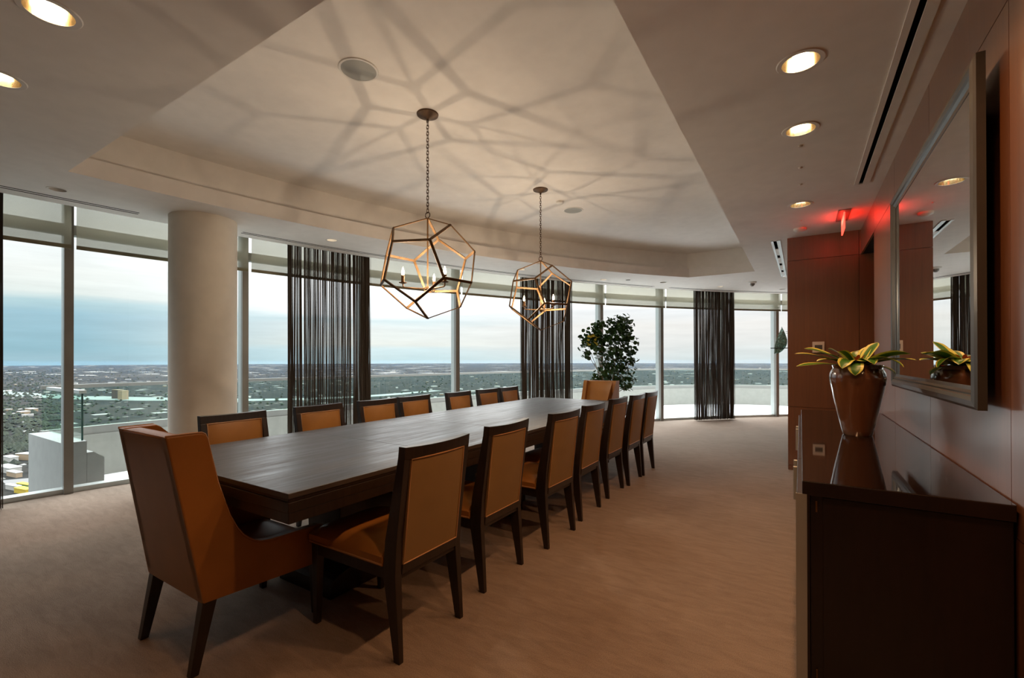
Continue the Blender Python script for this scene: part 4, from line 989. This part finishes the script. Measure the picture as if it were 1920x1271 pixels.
bm = NB(); x, y = far_pos(43, 902); SPOTS.append((x, y, 34)); prism(bm, [(-26, -14), (20, -16), (30, 12), (-8, 16)], 0, .4); o = link('parking_lot', bm, M['b_grey'], loc=(x, y, GZ+.05)); tag(o, 'grey asphalt parking lot far below in the left window', 'parking lot')
protos = [house(60+i*90, 712, w_, d_, h_, i*.5, M['b_white'] if i % 3 else M['b_tan'], M['b_roof'], 'small pale roofed building far below on the wooded city plain', 'small pale buildings on the city plain') for i, (w_, d_, h_) in enumerate(((16, 9, 5), (22, 11, 5), (34, 15, 6), (12, 9, 4), (60, 24, 8)))]
protos[4]['label'] = 'large low pale warehouse far off on the city plain'; protos[4]['group'] = 'large pale warehouses on the city plain'
for k in range(150):
    px = rnd.uniform(0, 1480); v_ = rnd.random(); py = 690+62*v_**1.3 if px > 60 else 690+170*v_
    x, y = far_pos(px, py); pr = protos[4 if py < 702 and rnd.random() < .7 else rnd.randint(0, 3)]
    if not clear(x, y, 38 if pr is protos[4] else 20): continue
    SPOTS.append((x, y, 38 if pr is protos[4] else 20))
    dup(pr, (x, y, GZ), rnd.uniform(0, 3), pr['label'], pr['group'])
# trees: nobody could count them
bm = NB()
for _ in range(5200):
    px = rnd.uniform(-60, 1500) if rnd.random() > .35 else rnd.uniform(-60, 120); py = 694+236*rnd.random()**1.6
    x, y = far_pos(px, py); s = rnd.uniform(4, 9)
    if px < 60 and py > 858 and rnd.random() < .7: continue
    if not clear(x, y, s*1.1): continue
    v = [bm.verts.new((x+s*math.cos(q)*rnd.uniform(.7, 1.1), y+s*math.sin(q)*rnd.uniform(.7, 1.1), GZ+s*.35)) for q in (0, 1.05, 2.1, 3.14, 4.2, 5.25)]; tp = bm.verts.new((x, y, GZ+s*1.1)); bt = bm.verts.new((x, y, GZ))
    for i in range(6): bm.faces.new((v[i], v[(i+1) % 6], tp)); bm.faces.new((v[i], v[(i+1) % 6], bt))
M['tree_far'] = simple('olive_tree_crowns', (.018, .024, .014), rough=1, noise=.5, nscale=.02)
o = link('distant_trees', bm, M['tree_far']); tag(o, 'dark olive tree crowns scattered over the plain below the windows', 'trees', kind='stuff')
# low haze layer over the plain
mt, nt, out = new_mat('low_haze'); vs_ = N(nt, 'ShaderNodeVolumeScatter'); vs_.inputs['Color'].default_value = (.0042, .0165, .034, 1); vs_.inputs['Density'].default_value = 1/6000; L(nt, vs_.outputs[0], out.inputs['Volume'])
bm = NB(); n = 64; lo = [bm.verts.new((18600*math.cos(2*PI*i/n), 18600*math.sin(2*PI*i/n), GZ-2)) for i in range(n)]; hi = [bm.verts.new((v.co.x, v.co.y, -14)) for v in lo]
bm.faces.new(lo); bm.faces.new(hi)
for i in range(n): bm.faces.new((lo[i], lo[(i+1) % n], hi[(i+1) % n], hi[i]))
o = link('low_haze', bm, mt); tag(o, 'thin blue haze layer lying over the distant plain', 'haze', kind='stuff')
